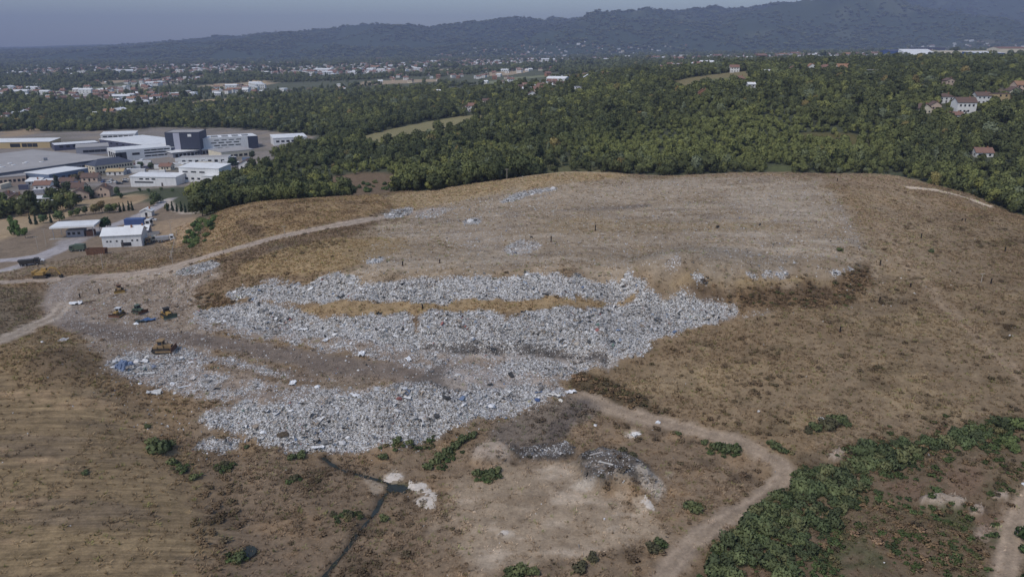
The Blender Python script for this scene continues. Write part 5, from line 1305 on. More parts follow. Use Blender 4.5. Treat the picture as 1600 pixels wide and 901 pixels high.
# ------------------------------------------------------------------ loose refuse
REF_I = tint_mat('loose_refuse', 'INSTANCER', .6, 0, .2, .18, 3.)
def bag_mesh(seed, flat=.7, sub=1):
    g = np.random.default_rng(seed)
    bm = bmesh.new(); bmesh.ops.create_icosphere(bm, subdivisions=sub, radius=.5)
    for v in bm.verts:
        k = 1 + g.normal()*.2; v.co = Vector((v.co.x*k, v.co.y*k*.85, v.co.z*k*flat))
    me = bpy.data.meshes.new('refuse_bag'); bm.to_mesh(me); bm.free(); return me
def sheet_mesh(seed, n=3, amp=.16, asp=.7):
    g = np.random.default_rng(seed); b = MB()
    z = g.normal(size=(n+1, n+1))*amp; jx = g.normal(size=(n+1, n+1))*.06; jy = g.normal(size=(n+1, n+1))*.06
    P = lambda i, j: ((i/n-.5)+jx[i, j], ((j/n-.5)+jy[i, j])*asp, z[i, j]+.12)
    for i in range(n):
        for j in range(n): b.quad(P(i, j), P(i+1, j), P(i+1, j+1), P(i, j+1))
    return b.mesh('refuse_sheet', [], fix=False)
def with_mat(me, m): me.materials.append(m); return me
J = [bag_mesh(1), bag_mesh(2, .55), bag_mesh(3, .9), sheet_mesh(4), sheet_mesh(5, 3, .22, .9), sheet_mesh(6, 2, .2, .45), MB().box(-.4, .4, -.28, .28, -.1, .35).mesh('box', [], fix=False), MB().box(-.7, .7, -.09, .09, 0, .12).mesh('plank', [], fix=False),
     MB().tube((-.45, 0, .12), (.45, 0, .14), .14, n=6).mesh('bottle', [], fix=False), sheet_mesh(9, 3, .3, 1.)]
for me in J: with_mat(me, REF_I)
PAL = np.array([(.70, .685, .665), (.55, .535, .515), (.41, .395, .38), (.25, .245, .24), (.07, .07, .07), (.18, .24, .36), (.32, .26, .20), (.42, .37, .31), (.34, .14, .12), (.16, .24, .20), (.48, .44, .26), (.36, .41, .48)])
PW = np.array([.24, .19, .15, .11, .10, .016, .07, .09, .006, .008, .003, .02]); PW /= PW.sum()
mask = sstep(.18, .9, RUB*(1+.35*rn))*(YY < 420)
mask *= 1-.45*ben - .3*flat*(1-ben)
rpat = NZ(7., 5., 67, 4, .6)
x, y, z, g = cells_pick(mask*(.42+.58*sstep(-.35, .2, rpat)), 27.0, 11, 300000)
n = len(x); pick = g.choice(10, n, p=[.2, .15, .1, .16, .12, .08, .07, .05, .03, .04])
s = np.clip(g.lognormal(math.log(.25), .45, n), .11, .9); bigp = g.random(n) < .007; s[bigp] = g.uniform(.8, 1.7, bigp.sum())
ci = g.choice(len(PAL), n, p=PW)
# patches of darker, older refuse on the tip faces
old = sstep(.1, .5, fbm(x/6., y/6., 63, 3)); sw_ = g.random(n) < old*.22
ci[sw_] = g.choice([3, 4, 6, 3], sw_.sum())
pale = sstep(-.1, .5, fbm(x/11., y/4.5, 68, 4, turn=.1)); sw_ = g.random(n) < pale*.35; ci[sw_] = g.choice([0, 0, 1], sw_.sum())
sw_ = g.random(n) < sstep(.0, .5, -fbm(x/9., y/3.5, 69, 4, turn=.1))*.4; ci[sw_] = g.choice([2, 3, 6, 7, 4], sw_.sum())
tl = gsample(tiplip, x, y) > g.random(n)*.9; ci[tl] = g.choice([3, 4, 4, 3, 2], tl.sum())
tint = PAL[ci]*g.uniform(.72, 1.1, (n, 1))
dkz = gsample(z_black+z_black2, x, y) > .15; tint[dkz] *= g.uniform(.15, .7, (dkz.sum(), 1))
cz = gsample(COMP, x, y)*g.random(n) > .35; tint[cz] = tint[cz]*.6 + .4*np.array([.30, .26, .22]); cz = (gsample(z_lip, x, y) > .4) & (g.random(n) < .6); tint[cz] *= .35
rot = np.stack([g.normal(0, .3, n), g.normal(0, .3, n), g.uniform(0, 6.28, n)], 1)
scl = s[:, None]*g.uniform(.7, 1.3, (n, 3)); scl[:, :2] *= 1.15; scl[:, 2] *= .65
instancer('loose_refuse', J, x, y, z+.05*s, rot, scl, tint, pick, 'thick litter of pale bags and sheets covering the tip faces', 'refuse')
# clods and stones on the worked ground
cm_ = z_clear*.9 + z_work*.7 + z_sp*1.2 + (z_black+z_black2)*2.5 + z_plat*.25*sstep(.0, .5, NZ(12., 4., 70, 4)) + ROAD*.25 + zone([(690,800),(715,755),(830,722),(1010,705),(1060,760),(1030,830),(1000,810),(960,785),(900,725),(740,760)], 3, 3)*1.4 + dk*1.0 + zone([(60,505),(170,520),(320,530),(300,560),(150,560),(80,530)], 4, 3)*.6
x, y, z, g2_ = cells_pick(cm_*(YY < 420), 1.6, 17, 40000)
n = len(x); s = np.clip(g2_.lognormal(math.log(.20), .5, n), .08, .9)
base = np.stack([gsample(SOIL[..., k], x, y) for k in range(3)], 1)
instancer('clods', J[:3], x, y, z, np.stack([g2_.normal(0, .4, n), g2_.normal(0, .4, n), g2_.uniform(0, 6.28, n)], 1), s[:, None]*g2_.uniform(.7, 1.3, (n, 3)), base*g2_.uniform(.55, 1.4, (n, 1)), g2_.integers(0, 3, n), 'clods and stones on the worked bare ground', 'rubble')
# stray litter over the plateau, tracks and slopes
m2 = np.zeros_like(ZZ)
m2 += z_plat*(.10+.5*sstep(.15, .6, NZ(18., 6., 64, 4))) + z_work*.30 + NEAR*.010 + zone([(150,540),(330,500),(720,560),(900,600),(880,640),(700,700),(400,720),(280,710),(150,620)], 3, 3)*.5
m2 += zone([(1290,290),(1310,290),(1360,390),(1345,410),(1310,350)], 4, 4)*.5 + zone([(1000,425),(1300,425),(1340,395),(1310,330),(1100,400)], 4, 3)*.25 + zone([(1140,490),(1330,440),(1400,400),(1450,460),(1250,510)], 4, 4)*.07
m2 += (z_black+z_black2)*2.0 + zone([(640,330),(720,310),(860,290),(870,320),(760,352),(640,348)], 3, 3)*.6
m2 *= (1-mask)*(YY < 420)
x, y, z, g = cells_pick(m2, .9, 12, 26000)
n = len(x); s = np.clip(g.lognormal(math.log(.27), .45, n), .12, 1.1)
ci = g.choice(len(PAL), n, p=PW); tint = PAL[ci]*g.uniform(.75, 1.1, (n, 1))
dkz = gsample(z_black+z_black2, x, y) > .3; tint[dkz] *= .45
instancer('stray_litter', J, x, y, z+.04*s, np.stack([g.normal(0, .4, n), g.normal(0, .4, n), g.uniform(0, 6.28, n)], 1), s[:, None]*g.uniform(.7, 1.3, (n, 3)), tint, g.choice(10, n, p=[.18, .14, .08, .2, .12, .1, .06, .06, .02, .04]), 'scattered pale litter on the bare plateau and tracks', 'litter')

# ------------------------------------------------------------------ dry grass, weeds and scrub
GR_I = tint_mat('dry_blades', 'INSTANCER', .9, .2, .05, .2, 2.)
def tuft_mesh(seed, nb=9, h=.5, r=.28):
    g = np.random.default_rng(seed); b = MB()
    for i in range(nb):
        a = g.random()*6.283; o = np.array([math.cos(a), math.sin(a)])*r*g.random(); t = o*(1.6+g.random()) ; w = .05+.05*g.random(); hh = h*(.5+.7*g.random())
        p = np.array([-math.sin(a), math.cos(a)])*w
        b.poly([(o[0]-p[0], o[1]-p[1], -.05), (o[0]+p[0], o[1]+p[1], -.05), (t[0]+p[0]*.6, t[1]+p[1]*.6, hh*.8), (t[0]*1.3, t[1]*1.3, hh)])
    return with_mat(b.mesh('tuft', [], fix=False), GR_I)
TF = [tuft_mesh(1), tuft_mesh(2, 11, .42, .36), tuft_mesh(3, 8, .7, .22)]
cb, tb = tree_parts(40, 1.5, 1.0, 0, 150, .13, 9, 'bush'); TF.append(with_mat(cb.mesh('scrub', [], True, fix=False), GR_I)); TF[-1].normals_split_custom_set_from_vertices([(a*.6, b*.6, c*.6+.5) for a, b, c in cb.n])
cb, tb = tree_parts(41, 1.1, .9, 0, 120, .12, 8, 'bush'); TF.append(with_mat(cb.mesh('scrub', [], True, fix=False), GR_I)); TF[-1].normals_split_custom_set_from_vertices([(a*.6, b*.6, c*.6+.5) for a, b, c in cb.n])
bare = np.clip(sstep(.1, .35, RUB) + ROAD + TARM + z_plat*.8 + z_clear*.8 + z_work*.75 + CRUST + z_black + z_black2 + z_field*.72, 0, 1)
gm = NEAR*(1-bare)*(np.abs(XX) < .78*YY+12)*(YY < 360)*(.35+.65*sstep(-.2, .4, n_mid))
x, y, z, g = cells_pick(gm, 2.1, 13, 120000)
n = len(x)
base = np.stack([gsample(SOIL[..., k], x, y) for k in range(3)], 1)
tint = base*g.uniform(.95, 1.7, (n, 1)) * np.where(g.random(n)[:, None] < .12, np.array([.8, 1.0, .7]), 1.0)
s = g.uniform(.5, 1.25, n)
instancer('dry_grass', TF[:3], x, y, z, np.stack([np.zeros(n), np.zeros(n), g.uniform(0, 6.28, n)], 1), np.stack([s*1.3, s*1.3, s*.8], 1), tint, g.integers(0, 3, n), 'short dry yellow brown grass on the slopes', 'grass')
# brown weeds and low scrub
sm = z_dk*1.0 + z_dk2*1.0 + z_dk3*.9 + z_br*1.0*sstep(-.45, .2, n_mid) + z_foot*.42*sstep(.0, .5, NZ(7., 4., 28, 5)) + z_flank*(.012+.22*sstep(.22, .5, NZ(9., 6., 23, 4))) + NEAR*.012*(1-z_plat)*(1-z_field)
sm += .5*(zone([(365,410),(430,396),(480,378),(540,372),(545,380),(470,396),(400,410)], 1, 1) + zone([(330,402),(352,396),(358,412),(340,416)], .6, .6) + zone([(440,368),(560,344),(600,332),(560,350),(450,374)], .8, .6))
sm += .9*zone([(1160,590),(1200,575),(1215,600),(1190,630),(1165,620)], 2, 2) + .7*zone([(1255,560),(1280,560),(1285,580),(1262,582)], 1.5, 1.5) + .7*zone([(1320,560),(1350,556),(1352,574),(1325,576)], 1.5, 1.5) + .7*zone([(940,600),(990,605),(1060,640),(1050,655),(960,632)], 2, 1.5) + .6*zone([(1090,635),(1160,650),(1150,665),(1095,655)], 2, 2)
sm += .9*zone([(320,745),(350,735),(390,730),(420,760),(360,800),(345,880),(325,860)], 3, 3)*.6
sm *= (1-np.clip(ROAD+TARM+RUB*2+z_clear, 0, 1))*(YY < 420)
x, y, z, g = cells_pick(sm, .62, 14, 30000)
n = len(x)
pal = np.array([C8(94, 78, 60), C8(106, 88, 66), C8(84, 74, 54), C8(76, 76, 50), C8(114, 94, 74), C8(72, 64, 50)])
tint = pal[g.choice(6, n, p=[.26, .2, .18, .12, .12, .12])]*1.9*g.uniform(.75, 1.25, (n, 1))
gn = gsample(z_br, x, y) > .4; q = gn & (g.random(n) < .4); loc_ = gsample(z_br+z_dk+z_dk2+z_dk3, x, y) < .4; lb_ = np.stack([gsample(SOIL[..., k], x, y) for k in range(3)], 1)*g.uniform(.8, 1.3, (n, 1)); tint[loc_] = .3*tint[loc_] + .7*lb_[loc_]; tint[q] = np.array(C8(70, 80, 48))*1.5*g.uniform(.8, 1.2, (q.sum(), 1))
s = g.uniform(.5, 1.3, n)
instancer('weed_scrub', TF[3:], x, y, z, np.stack([np.zeros(n), np.zeros(n), g.uniform(0, 6.28, n)], 1), np.stack([s*1.2, s*1.2, s*g.uniform(.35, .7, n)], 1), tint, g.integers(0, 2, n), 'low brown weeds and dry scrub on the slopes', 'scrub')
# leafy ground cover under the green thickets
um = zone([(1085,910),(1120,840),(1180,795),(1240,745),(1290,722),(1345,716),(1370,745),(1340,790),(1320,850),(1300,910)], 1.5, 2) + zone([(1310,720),(1370,696),(1450,686),(1520,666),(1580,656),(1600,668),(1530,694),(1460,718),(1400,748),(1350,748)], 1.5, 2) + zone([(660,736),(690,706),(725,680),(742,676),(735,690),(705,715),(680,738)], .8, 1) + zone([(590,690),(650,685),(700,680),(660,700),(600,704)], .8, 1)*.7
um += sum(zone([(a-w, b), (a, b-w*.45), (a+w, b), (a, b+w*.45)], .7, .9) for a, b, w in ((252, 700, 24), (280, 732, 22), (300, 746, 14), (1292, 664, 38), (1130, 702, 34), (1215, 702, 20), (980, 716, 16), (760, 742, 24), (815, 895, 26), (465, 714, 22), (460, 750, 12), (600, 812, 18), (372, 873, 18), (1085, 798, 20), (925, 885, 30), (1025, 858, 16), (545, 808, 18), (1550, 690, 40), (1440, 710, 40), (345, 730, 22)))
um += .55*zone([(1340,905),(1330,800),(1420,735),(1560,690),(1640,680),(1640,905)], 4, 4)*sstep(.0, .4, NZ(6., 5., 72, 4))
um *= (1-np.clip(ROAD+TARM+sstep(.2, .5, RUB), 0, 1))*(YY < 420)
x, y, z, g = cells_pick(np.clip(um, 0, 1)*sstep(-.15, .35, NZ(5., 5., 66, 4)), 3.0, 15, 40000)
n = len(x); pal = np.array([C8(62, 74, 46), C8(70, 80, 50), C8(56, 64, 42), C8(88, 82, 58)])
tint = pal[g.integers(0, 4, n)]*1.9*g.uniform(.75, 1.2, (n, 1)); s = g.uniform(.5, 1.3, n)
instancer('green_undergrowth', TF[3:], x, y, z, np.stack([np.zeros(n), np.zeros(n), g.uniform(0, 6.28, n)], 1), np.stack([s, s, s*g.uniform(.5, .9, n)], 1), tint, g.integers(0, 2, n), 'leafy green undergrowth between the shrubs', 'undergrowth')

# ------------------------------------------------------------------ machines
M_YEL = mat('worn_yellow_paint', C8(150, 122, 72), .75, vary=.25, scale=2.5, dirt=C8(112, 95, 76))
M_TAN = mat('dusty_tan_paint', C8(134, 112, 84), .8, vary=.2, dirt=C8(112, 96, 78))
M_GRN = mat('dull_green_paint', C8(76, 88, 76), .6, vary=.2, dirt=C8(90, 82, 70))
M_STEEL = mat('dark_track_steel', (.05, .045, .04), .6, vary=.3, dirt=C8(86, 74, 64))
M_BLADE = mat('scoured_steel', C8(150, 148, 146), .4, .3, vary=.15)
M_RUST = mat('rusty_steel', C8(98, 72, 58), .9, vary=.3)
M_TYRE = mat('rubber', (.02, .02, .02), .9)
M_CABW = mat('white_paint', (.66, .66, .66), .5, vary=.08, dirt=(.45, .43, .4))
def track_prof(L, h, n=6):
    r = h/2; p = []
    for i in range(n+1): a = -math.pi/2 + math.pi*i/n; p.append((L/2-r+math.cos(a)*r, r+math.sin(a)*r))
    for i in range(n+1): a = math.pi/2 + math.pi*i/n; p.append((-L/2+r+math.cos(a)*r, r+math.sin(a)*r))
    return p
def dozer(px, py, deg, s, body, cab, roofm, blade, label, blade_up=.15):
    p = P3(px, py); r = empty('bulldozer', p - Vector((0, 0, .08)), math.radians(deg), s); tag(r, label, 'bulldozer', 'bulldozers on the tip')
    for sy in (-1, 1):
        t = MB().prism(track_prof(3.6, 1.0), 'y', sy*1.05-.28, sy*1.05+.28).build('track', M_STEEL, r)
        for k in range(9): MB().box(-1.4+k*.35-.05, -1.4+k*.35+.05, sy*1.05-.3, sy*1.05+.3, .98, 1.05).build('track_shoe', M_STEEL, t)
        MB().box(-1.2, 1.2, sy*1.05+sy*.27-.06, sy*1.05+sy*.27+.06, .3, .62).build('roller_frame', body, t)
        MB().box(-.3, 2.1, sy*1.45-.1, sy*1.45+.1, .35, .65).build('push_arm', body, r)
    MB().box(-1.6, .3, -.75, .75, .55, 1.25).box(-1.75, -.9, -.95, .95, 1.05, 1.5).build('body', body, r)
    h = MB().prism([(.2, .6), (1.75, .6), (1.8, 1.55), (.2, 1.8)], 'y', -.5, .5).build('hood', body, r)
    MB().box(1.76, 1.84, -.42, .42, .7, 1.5).build('grille', M_STEEL, h)
    MB().tube((1.0, .2, 1.6), (1.0, .2, 2.35), .07, n=6).build('exhaust', M_STEEL, r)
    c = MB().box(-.95, .25, -.72, .72, 1.25, 2.55, taper=.08).build('cab', cab, r)
    for a in ((-.75, .05, -.735, -.70), (-.75, .05, .70, .735)): MB().box(a[0], a[1], a[2]+.02, a[3]-.02, 1.75, 2.4).build('side_window', M_GLASS, c)
    MB().box(.2, .24, -.5, .5, 1.8, 2.4).build('windscreen', M_GLASS, c); MB().box(-.94, -.9, -.5, .5, 1.8, 2.4).build('rear_window', M_GLASS, c)
    MB().box(-1.05, .38, -.85, .85, 2.55, 2.68).build('cab_roof', roofm, r)
    pr = [(2.35+.12, .0), (2.18, .3), (2.12, .65), (2.2, 1.0), (2.42, 1.2), (2.3, 1.2), (2.08, 1.0), (2.0, .65), (2.06, .3), (2.3, 0)]
    b = MB().prism([(x_, z_+blade_up) for x_, z_ in pr], 'y', -1.75, 1.75).build('blade', blade, r)
    MB().box(2.4, 2.52, -1.75, 1.75, blade_up-.06, blade_up+.14).build('cutting_edge', M_BLADE, b)
    MB().box(-2.3, -1.75, -.2, .2, .5, .9).box(-2.4, -2.2, -.6, .6, .2, .5).build('ripper', M_STEEL, r)
    return r
dozer(187, 456, -62, .95, M_TAN, M_TAN, M_RUST, M_YEL, 'dusty tan bulldozer standing alone uphill of the others')
dozer(185, 493, -96, 1.0, M_YEL, M_CABW, M_CABW, M_RUST, 'yellow bulldozer with white cab roof facing the camera')
dozer(217, 488, -25, 1.0, M_GRN, M_GRN, M_GRN, M_RUST, 'dull green bulldozer in the middle of the three parked together')
dozer(262, 495, -45, 1.15, M_YEL, M_STEEL, M_STEEL, M_GRN, 'yellow bulldozer with dark cab and wide blade next to the litter')
dozer(256, 549, 4, 1.3, M_TAN, M_TAN, M_TAN, M_RUST, 'large dusty bulldozer working on the dark track', .35)
def excavator(px, py, deg, s, label):
    r = empty('excavator', P3(px, py), math.radians(deg), s); tag(r, label, 'excavator')
    for sy in (-1, 1): MB().prism(track_prof(4.2, .95), 'y', sy*1.1-.3, sy*1.1+.3).build('track', M_STEEL, r)
    MB().box(-1, 1, -.8, .8, .5, 1.1).build('undercarriage', M_STEEL, r)
    MB().box(-2.2, 1.2, -1.3, 1.3, 1.1, 2.1).box(-2.3, -1.3, -1.3, 1.3, 1.2, 2.4).build('house', M_YEL, r)
    c = MB().box(-.2, 1.4, .3, 1.25, 2.1, 2.95, taper=.07).build('cab', M_YEL, r)
    MB().box(1.36, 1.44, .42, 1.15, 2.1, 2.8).build('windscreen', M_GLASS, c); MB().box(.1, 1.2, 1.2, 1.27, 2.2, 2.8).build('side_window', M_GLASS, c)
    MB().prism([(1.0, 1.6), (3.0, 3.6), (4.6, 3.4), (4.6, 3.05), (3.1, 3.1), (1.4, 1.4)], 'y', -.25, .1).build('boom', M_YEL, r)
    MB().prism([(4.3, 3.5), (4.8, 3.3), (6.1, 1.1), (5.8, .9)], 'y', -.2, .05).build('stick', M_YEL, r)
    MB().prism([(5.7, 1.1), (6.3, 1.0), (6.5, .3), (6.0, -.1), (5.5, .3)], 'y', -.5, .4).build('bucket', M_STEEL, r)
    MB().tube((1.6, -.1, 1.6), (3.0, -.1, 3.0), .09, n=6).build('ram', M_BLADE, r)
    return r
excavator(66, 434, 2, 1.15, 'yellow excavator with arm stretched out beside the site road')
def wheel(r, x, y, rad=.5, w=.3):
    t = MB().tube((x, y-w/2, rad), (x, y+w/2, rad), rad, n=12).build('wheel', M_TYRE, r)
    MB().tube((x, y-w/2-.02, rad), (x, y+w/2+.02, rad), rad*.5, n=8).build('rim', M_FRAME, t)
def truck(px, py, deg, s, cabm, bodym, kind, label, L=7.0):
    r = empty('truck', P3(px, py), math.radians(deg), s); tag(r, label, 'truck', 'trucks around the yard')
    MB().box(-L/2, L/2-1.8, -.45, .45, .65, .9).build('chassis', M_STEEL, r)
    c = MB().prism([(L/2-1.8, .6), (L/2, .6), (L/2, 1.6), (L/2-.3, 2.7), (L/2-1.8, 2.75)], 'y', -1.15, 1.15).build('cab', cabm, r)
    MB().prism([(L/2-.02, 1.65), (L/2+.03, 1.65), (L/2-.24, 2.55), (L/2-.29, 2.55)], 'y', -1, 1).build('windscreen', M_GLASS, c)
    for sy in (-1, 1): MB().box(L/2-1.5, L/2-.5, sy*1.16-.02, sy*1.16+.02, 1.6, 2.4).build('door_window', M_GLASS, c); MB().box(L/2-.02, L/2+.05, sy*.8-.15, sy*.8+.15, .8, 1.0).build('headlight', M_CABW, c)
    if kind == 'box': MB().box(-L/2, L/2-2.0, -1.25, 1.25, .95, 3.2).build('cargo_box', bodym, r)
    elif kind == 'flat':
        MB().box(-L/2, L/2-2.0, -1.25, 1.25, .95, 1.15).build('flat_bed', bodym, r)
        for y0 in (-1.25, 1.2): MB().box(-L/2, L/2-2.0, y0, y0+.06, 1.15, 1.6).build('side_board', bodym, r)
        MB().box(-L/2+.6, L/2-3, -.9, .9, 1.15, 1.7, taper=.2).build('load', M_RUST, r)
    else:
        MB().prism([(-L/2-.3, 2.4), (-L/2+.4, .95), (L/2-2.2, .95), (L/2-2.0, 2.4)], 'y', -1.25, 1.25).build('tipper_body', bodym, r)
    for x_ in (L/2-.9, -L/2+.9, -L/2+2.1):
        for sy in (-1, 1): wheel(r, x_, sy*1.05)
    return r
truck(218, 356, 8, 1.5, M_CABW, M_BLUE, 'box', 'white and blue truck parked behind the landfill shed', 8)
truck(231, 379, 20, 1.1, M_CREAM, M_CREAM, 'flat', 'beige flatbed truck beside the landfill shed')
truck(222, 382, 18, 1.0, M_TAN, M_GRN, 'flat', 'old tan flatbed truck close to the landfill shed')
truck(259, 377, 22, 1.05, M_CABW, M_FRAME, 'tip', 'pale tipper truck at the end of the yard row')
truck(47, 414, 25, 1.0, M_STEEL, M_STEEL, 'tip', 'dark tipper truck driving on the tarmac road')
truck(122, 392, 188, .95, M_GRN, M_GRN, 'box', 'old greenish truck parked by the road junction', 6.5)
def skip(px, py, deg, s, m, label):
    r = empty('skip', P3(px, py), math.radians(deg), s); tag(r, label, 'skip', 'open skips in the yard')
    b = MB(); o = [(-3, 0), (3, 0), (3.3, 2.2), (-3.3, 2.2)]
    for sy in (-1.2, 1.12): b.prism(o, 'y', sy, sy+.08)
    b.prism([(3, 0), (3.08, 0), (3.38, 2.2), (3.3, 2.2)], 'y', -1.2, 1.2).prism([(-3, 0), (-3.08, 0), (-3.38, 2.2), (-3.3, 2.2)], 'y', -1.2, 1.2)
    b.build('shell', m, r); MB().box(-3, 3, -1.1, 1.1, .05, .15).build('floor_plate', M_STEEL, r)
    for k in range(6): MB().box(-2.6+k*1.0, -2.48+k*1.0, -1.28, -1.2, .1, 2.1).build('rib', m, r)
    return r
skip(152, 397, 5, 1.15, M_RUST, 'rusty open skip in the yard below the shed')
skip(240, 368, 20, .8, M_FRAME, 'grey open skip behind the beige flatbed')
def car(px, py, deg, m, label, group=None, xy=None):
    p = P3(px, py) if xy is None else Vector((*xy, gz(*xy)))
    r = empty('car', p, math.radians(deg)); tag(r, label, 'car', group)
    MB().prism([(-2.1, .3), (2.1, .3), (2.15, .75), (1.1, .92), (-1.9, .95), (-2.15, .7)], 'y', -.85, .85).build('body', m, r)
    c = MB().prism([(-1.7, .92), (1.0, .9), (.4, 1.42), (-1.2, 1.45)], 'y', -.76, .76).build('cabin', M_GLASS, r)
    MB().box(-1.15, .38, -.7, .7, 1.43, 1.5).build('roof_panel', m, r)
    for x_ in (-1.3, 1.3):
        for sy in (-1, 1): wheel(r, x_, sy*.78, .32, .2)
    return r
CARC = [M_CABW, mat('silver_paint', C8(150, 152, 156), .3, .4), mat('dark_car_paint', (.04, .045, .06), .3), mat('red_car_paint', C8(130, 52, 46), .4), M_BLUE]
CN = ['white', 'silver', 'dark', 'red', 'blue']
car(238, 345, 10, M_CABW, 'white van-sized car parked near the tiny gatehouse')
car(60, 409, 25, CARC[0], 'white car following the dark truck on the tarmac')
cr_ = np.random.default_rng(3)
for i in range(34):
    a, b = ((cr_.uniform(270, 352), cr_.uniform(242, 250)) if i < 16 else ((cr_.uniform(195, 270), cr_.uniform(256, 264)) if i < 26 else (cr_.uniform(150, 200), cr_.uniform(279, 290))))
    k = int(cr_.choice(5, p=[.5, .2, .15, .08, .07]))
    w_ = 'in the factory forecourt' if i < 16 else ('below the factory front' if i < 26 else 'on the tarmac yard by the white shed')
    car(a, b, cr_.choice([10, 100, 95, 15])+cr_.uniform(-5, 5), CARC[k], '%s car parked %s' % (CN[k], w_), 'cars parked ' + w_)
# dark upright vent pipes on the landfill
M_PIPE = mat('black_plastic_pipe', (.022, .018, .016), .7)
for a, b, h, lb in ((861, 378, 2.0, 'dark upright vent pipe left of the pair on the plateau'), (930, 361, 2.2, 'dark upright vent pipe right of the pair on the plateau'), (1439, 372, 1.8, 'dark vent pipe alone on the upper right slope'), (1375, 414, 1.7, 'dark vent pipe just below the plateau corner'), (1570, 393, 1.6, 'dark vent pipe near the right edge of the slope'), (1548, 443, 1.6, 'dark vent pipe beside the bent pale hose'), (1508, 346, 1.2, 'right one of two dark stubs near the ridge'), (1503, 345, 1.0, 'left one of two dark stubs near the ridge'), (1312, 520, 1.5, 'thin dark pipe in the middle of the right slope'), (1374, 471, 1.2, 'short dark pipe on the mid right slope'), (1308, 283, 1.4, 'small dark pipe near the ridge top'), (1422, 449, 1.2, 'short dark pipe beside the faint track'), (660, 482, 1.3, 'dark stub on the grassy bench'), (629, 415, 1.3, 'dark stub at the left of the plateau'), (687, 411, 1.2, 'small dark stub above the refuse band'), (155, 458, 1.6, 'dark post in the work area'), (125, 465, 1.4, 'short dark post beside the curved track')):
    r = empty('vent_pipe', P3(a, b)); tag(r, lb, 'pipe', 'vent pipes on the landfill')
    MB().tube((0, 0, -.4), (.04, 0, h), .19, n=8).build('pipe', M_PIPE, r); MB().tube((.04, 0, h-.02), (.04, 0, h+.08), .25, n=8).build('cap', M_PIPE, r); MB().tube((0, 0, -.3), (0, 0, .12), .34, n=8).build('collar', M_RUST, r)
# poles
M_POLE = mat('grey_weathered_pole', C8(160, 150, 138), .9, vary=.15)
def pole(a, b, h, lb, lamp=False):
    r = empty('utility_pole', P3(a, b), .3); tag(r, lb, 'pole', 'poles along the roads')
    MB().tube((0, 0, -.5), (0, 0, h), .13, .09, n=7).build('shaft', M_POLE, r)
    if lamp: MB().tube((0, 0, h), (1.4, 0, h+.2), .05, n=5).box(1.2, 1.8, -.12, .12, h+.12, h+.26).build('lamp_head', M_FRAME, r)
    else:
        c = MB().box(-.8, .8, -.06, .06, h-.5, h-.38).build('crossarm', M_POLE, r)
        for x_ in (-.7, 0, .7): MB().tube((x_, 0, h-.38), (x_, 0, h-.18), .05, n=6).build('insulator', M_CABW, c)
for q in ((73, 386, 8.5, 'tall pale pole in the field left of the canopy road'), (60, 392, 6.5, 'pale pole at the left end of the tarmac junction'), (161, 420, 6, 'pale pole on the bare ground below the shed'), (745, 283, 6, 'pale pole before the dark wood, left of the ridge'), (778, 279, 7, 'tall pale pole before the dark wood on the ridge side'), (792, 281, 5.5, 'short pale pole before the dark wood on the ridge side'), (445, 368, 4, 'short pale post beside the upper dirt road'), (98, 320, 7, 'pole at the garden fence of the estate houses'), (268, 366, 6, 'pole at the end of the landfill yard'), (270, 412, 5, 'pole at the bend of the dirt road'), (1533, 441, 3.2, 'pale post on the right slope')): pole(*q)
# pale fence line beside the yard: posts and rails
r = empty('yard_fence', P3(272, 392)); tag(r, 'broken pale fence running down beside the landfill yard', 'fence')
fp = [Vector(P3(a, b)) for a, b in ((276, 366), (274, 374), (272, 382), (270, 390), (268, 398), (266, 406))]
o0 = Vector(r.location)
for k, p in enumerate(fp):
    q = p-o0; MB().box(q.x-.1, q.x+.1, q.y-.1, q.y+.1, q.z-.3, q.z+1.5).build('post', M_CONC, r)
    if k: 
        a = fp[k-1]-o0
        for dz in (.5, 1.1): MB().tube((a.x, a.y, a.z+dz), (q.x, q.y, q.z+dz), .05, n=4).build('rail', M_POLE, r)

# ------------------------------------------------------------------ single pieces of refuse large enough to pick out
def piece(kind, a, b, size, rgb, lb, deg=None, asp=None, h=None):
    p = P3(a, b); g = random.Random(int(a*7+b))
    m = mat('refuse_%d_%d_%d' % tuple(int(c*100) for c in rgb), rgb, .6, vary=.2, scale=3)
    if kind == 'bag': me = bag_mesh(g.randint(0, 99), .7, 2); cat = 'bag'
    elif kind == 'sheet': me = sheet_mesh(g.randint(0, 99), 6, .07, asp or .6); cat = 'sheet'
    elif kind == 'board': me = MB().box(-.5, .5, -.06, .06, 0, .05).mesh('board', []); cat = 'board'
    elif kind == 'heap':
        b_ = MB()
        for i in range(26):
            t = (g.gauss(0, .22), g.gauss(0, .18)); s = g.uniform(.08, .2); hh = max(.05, .26-math.hypot(*t)*.5)
            b_.box(t[0]-s, t[0]+s, t[1]-s*.6, t[1]+s*.6, hh-.2, hh+g.uniform(0, .12), taper=s*.3)
        me = b_.mesh('heap', []); cat = 'heap'
    me.materials.append(m)
    o = link({'bag': 'refuse_bag', 'sheet': 'plastic_sheet', 'board': 'board', 'heap': 'rubble_heap'}[kind], me, None, p + Vector((0, 0, .12)), math.radians(deg if deg is not None else g.uniform(0, 360)))
    o.scale = (size, size, size*(h or .8)); tag(o, lb, cat)
    return o
WH, LG = (.78, .78, .78), (.55, .54, .52)
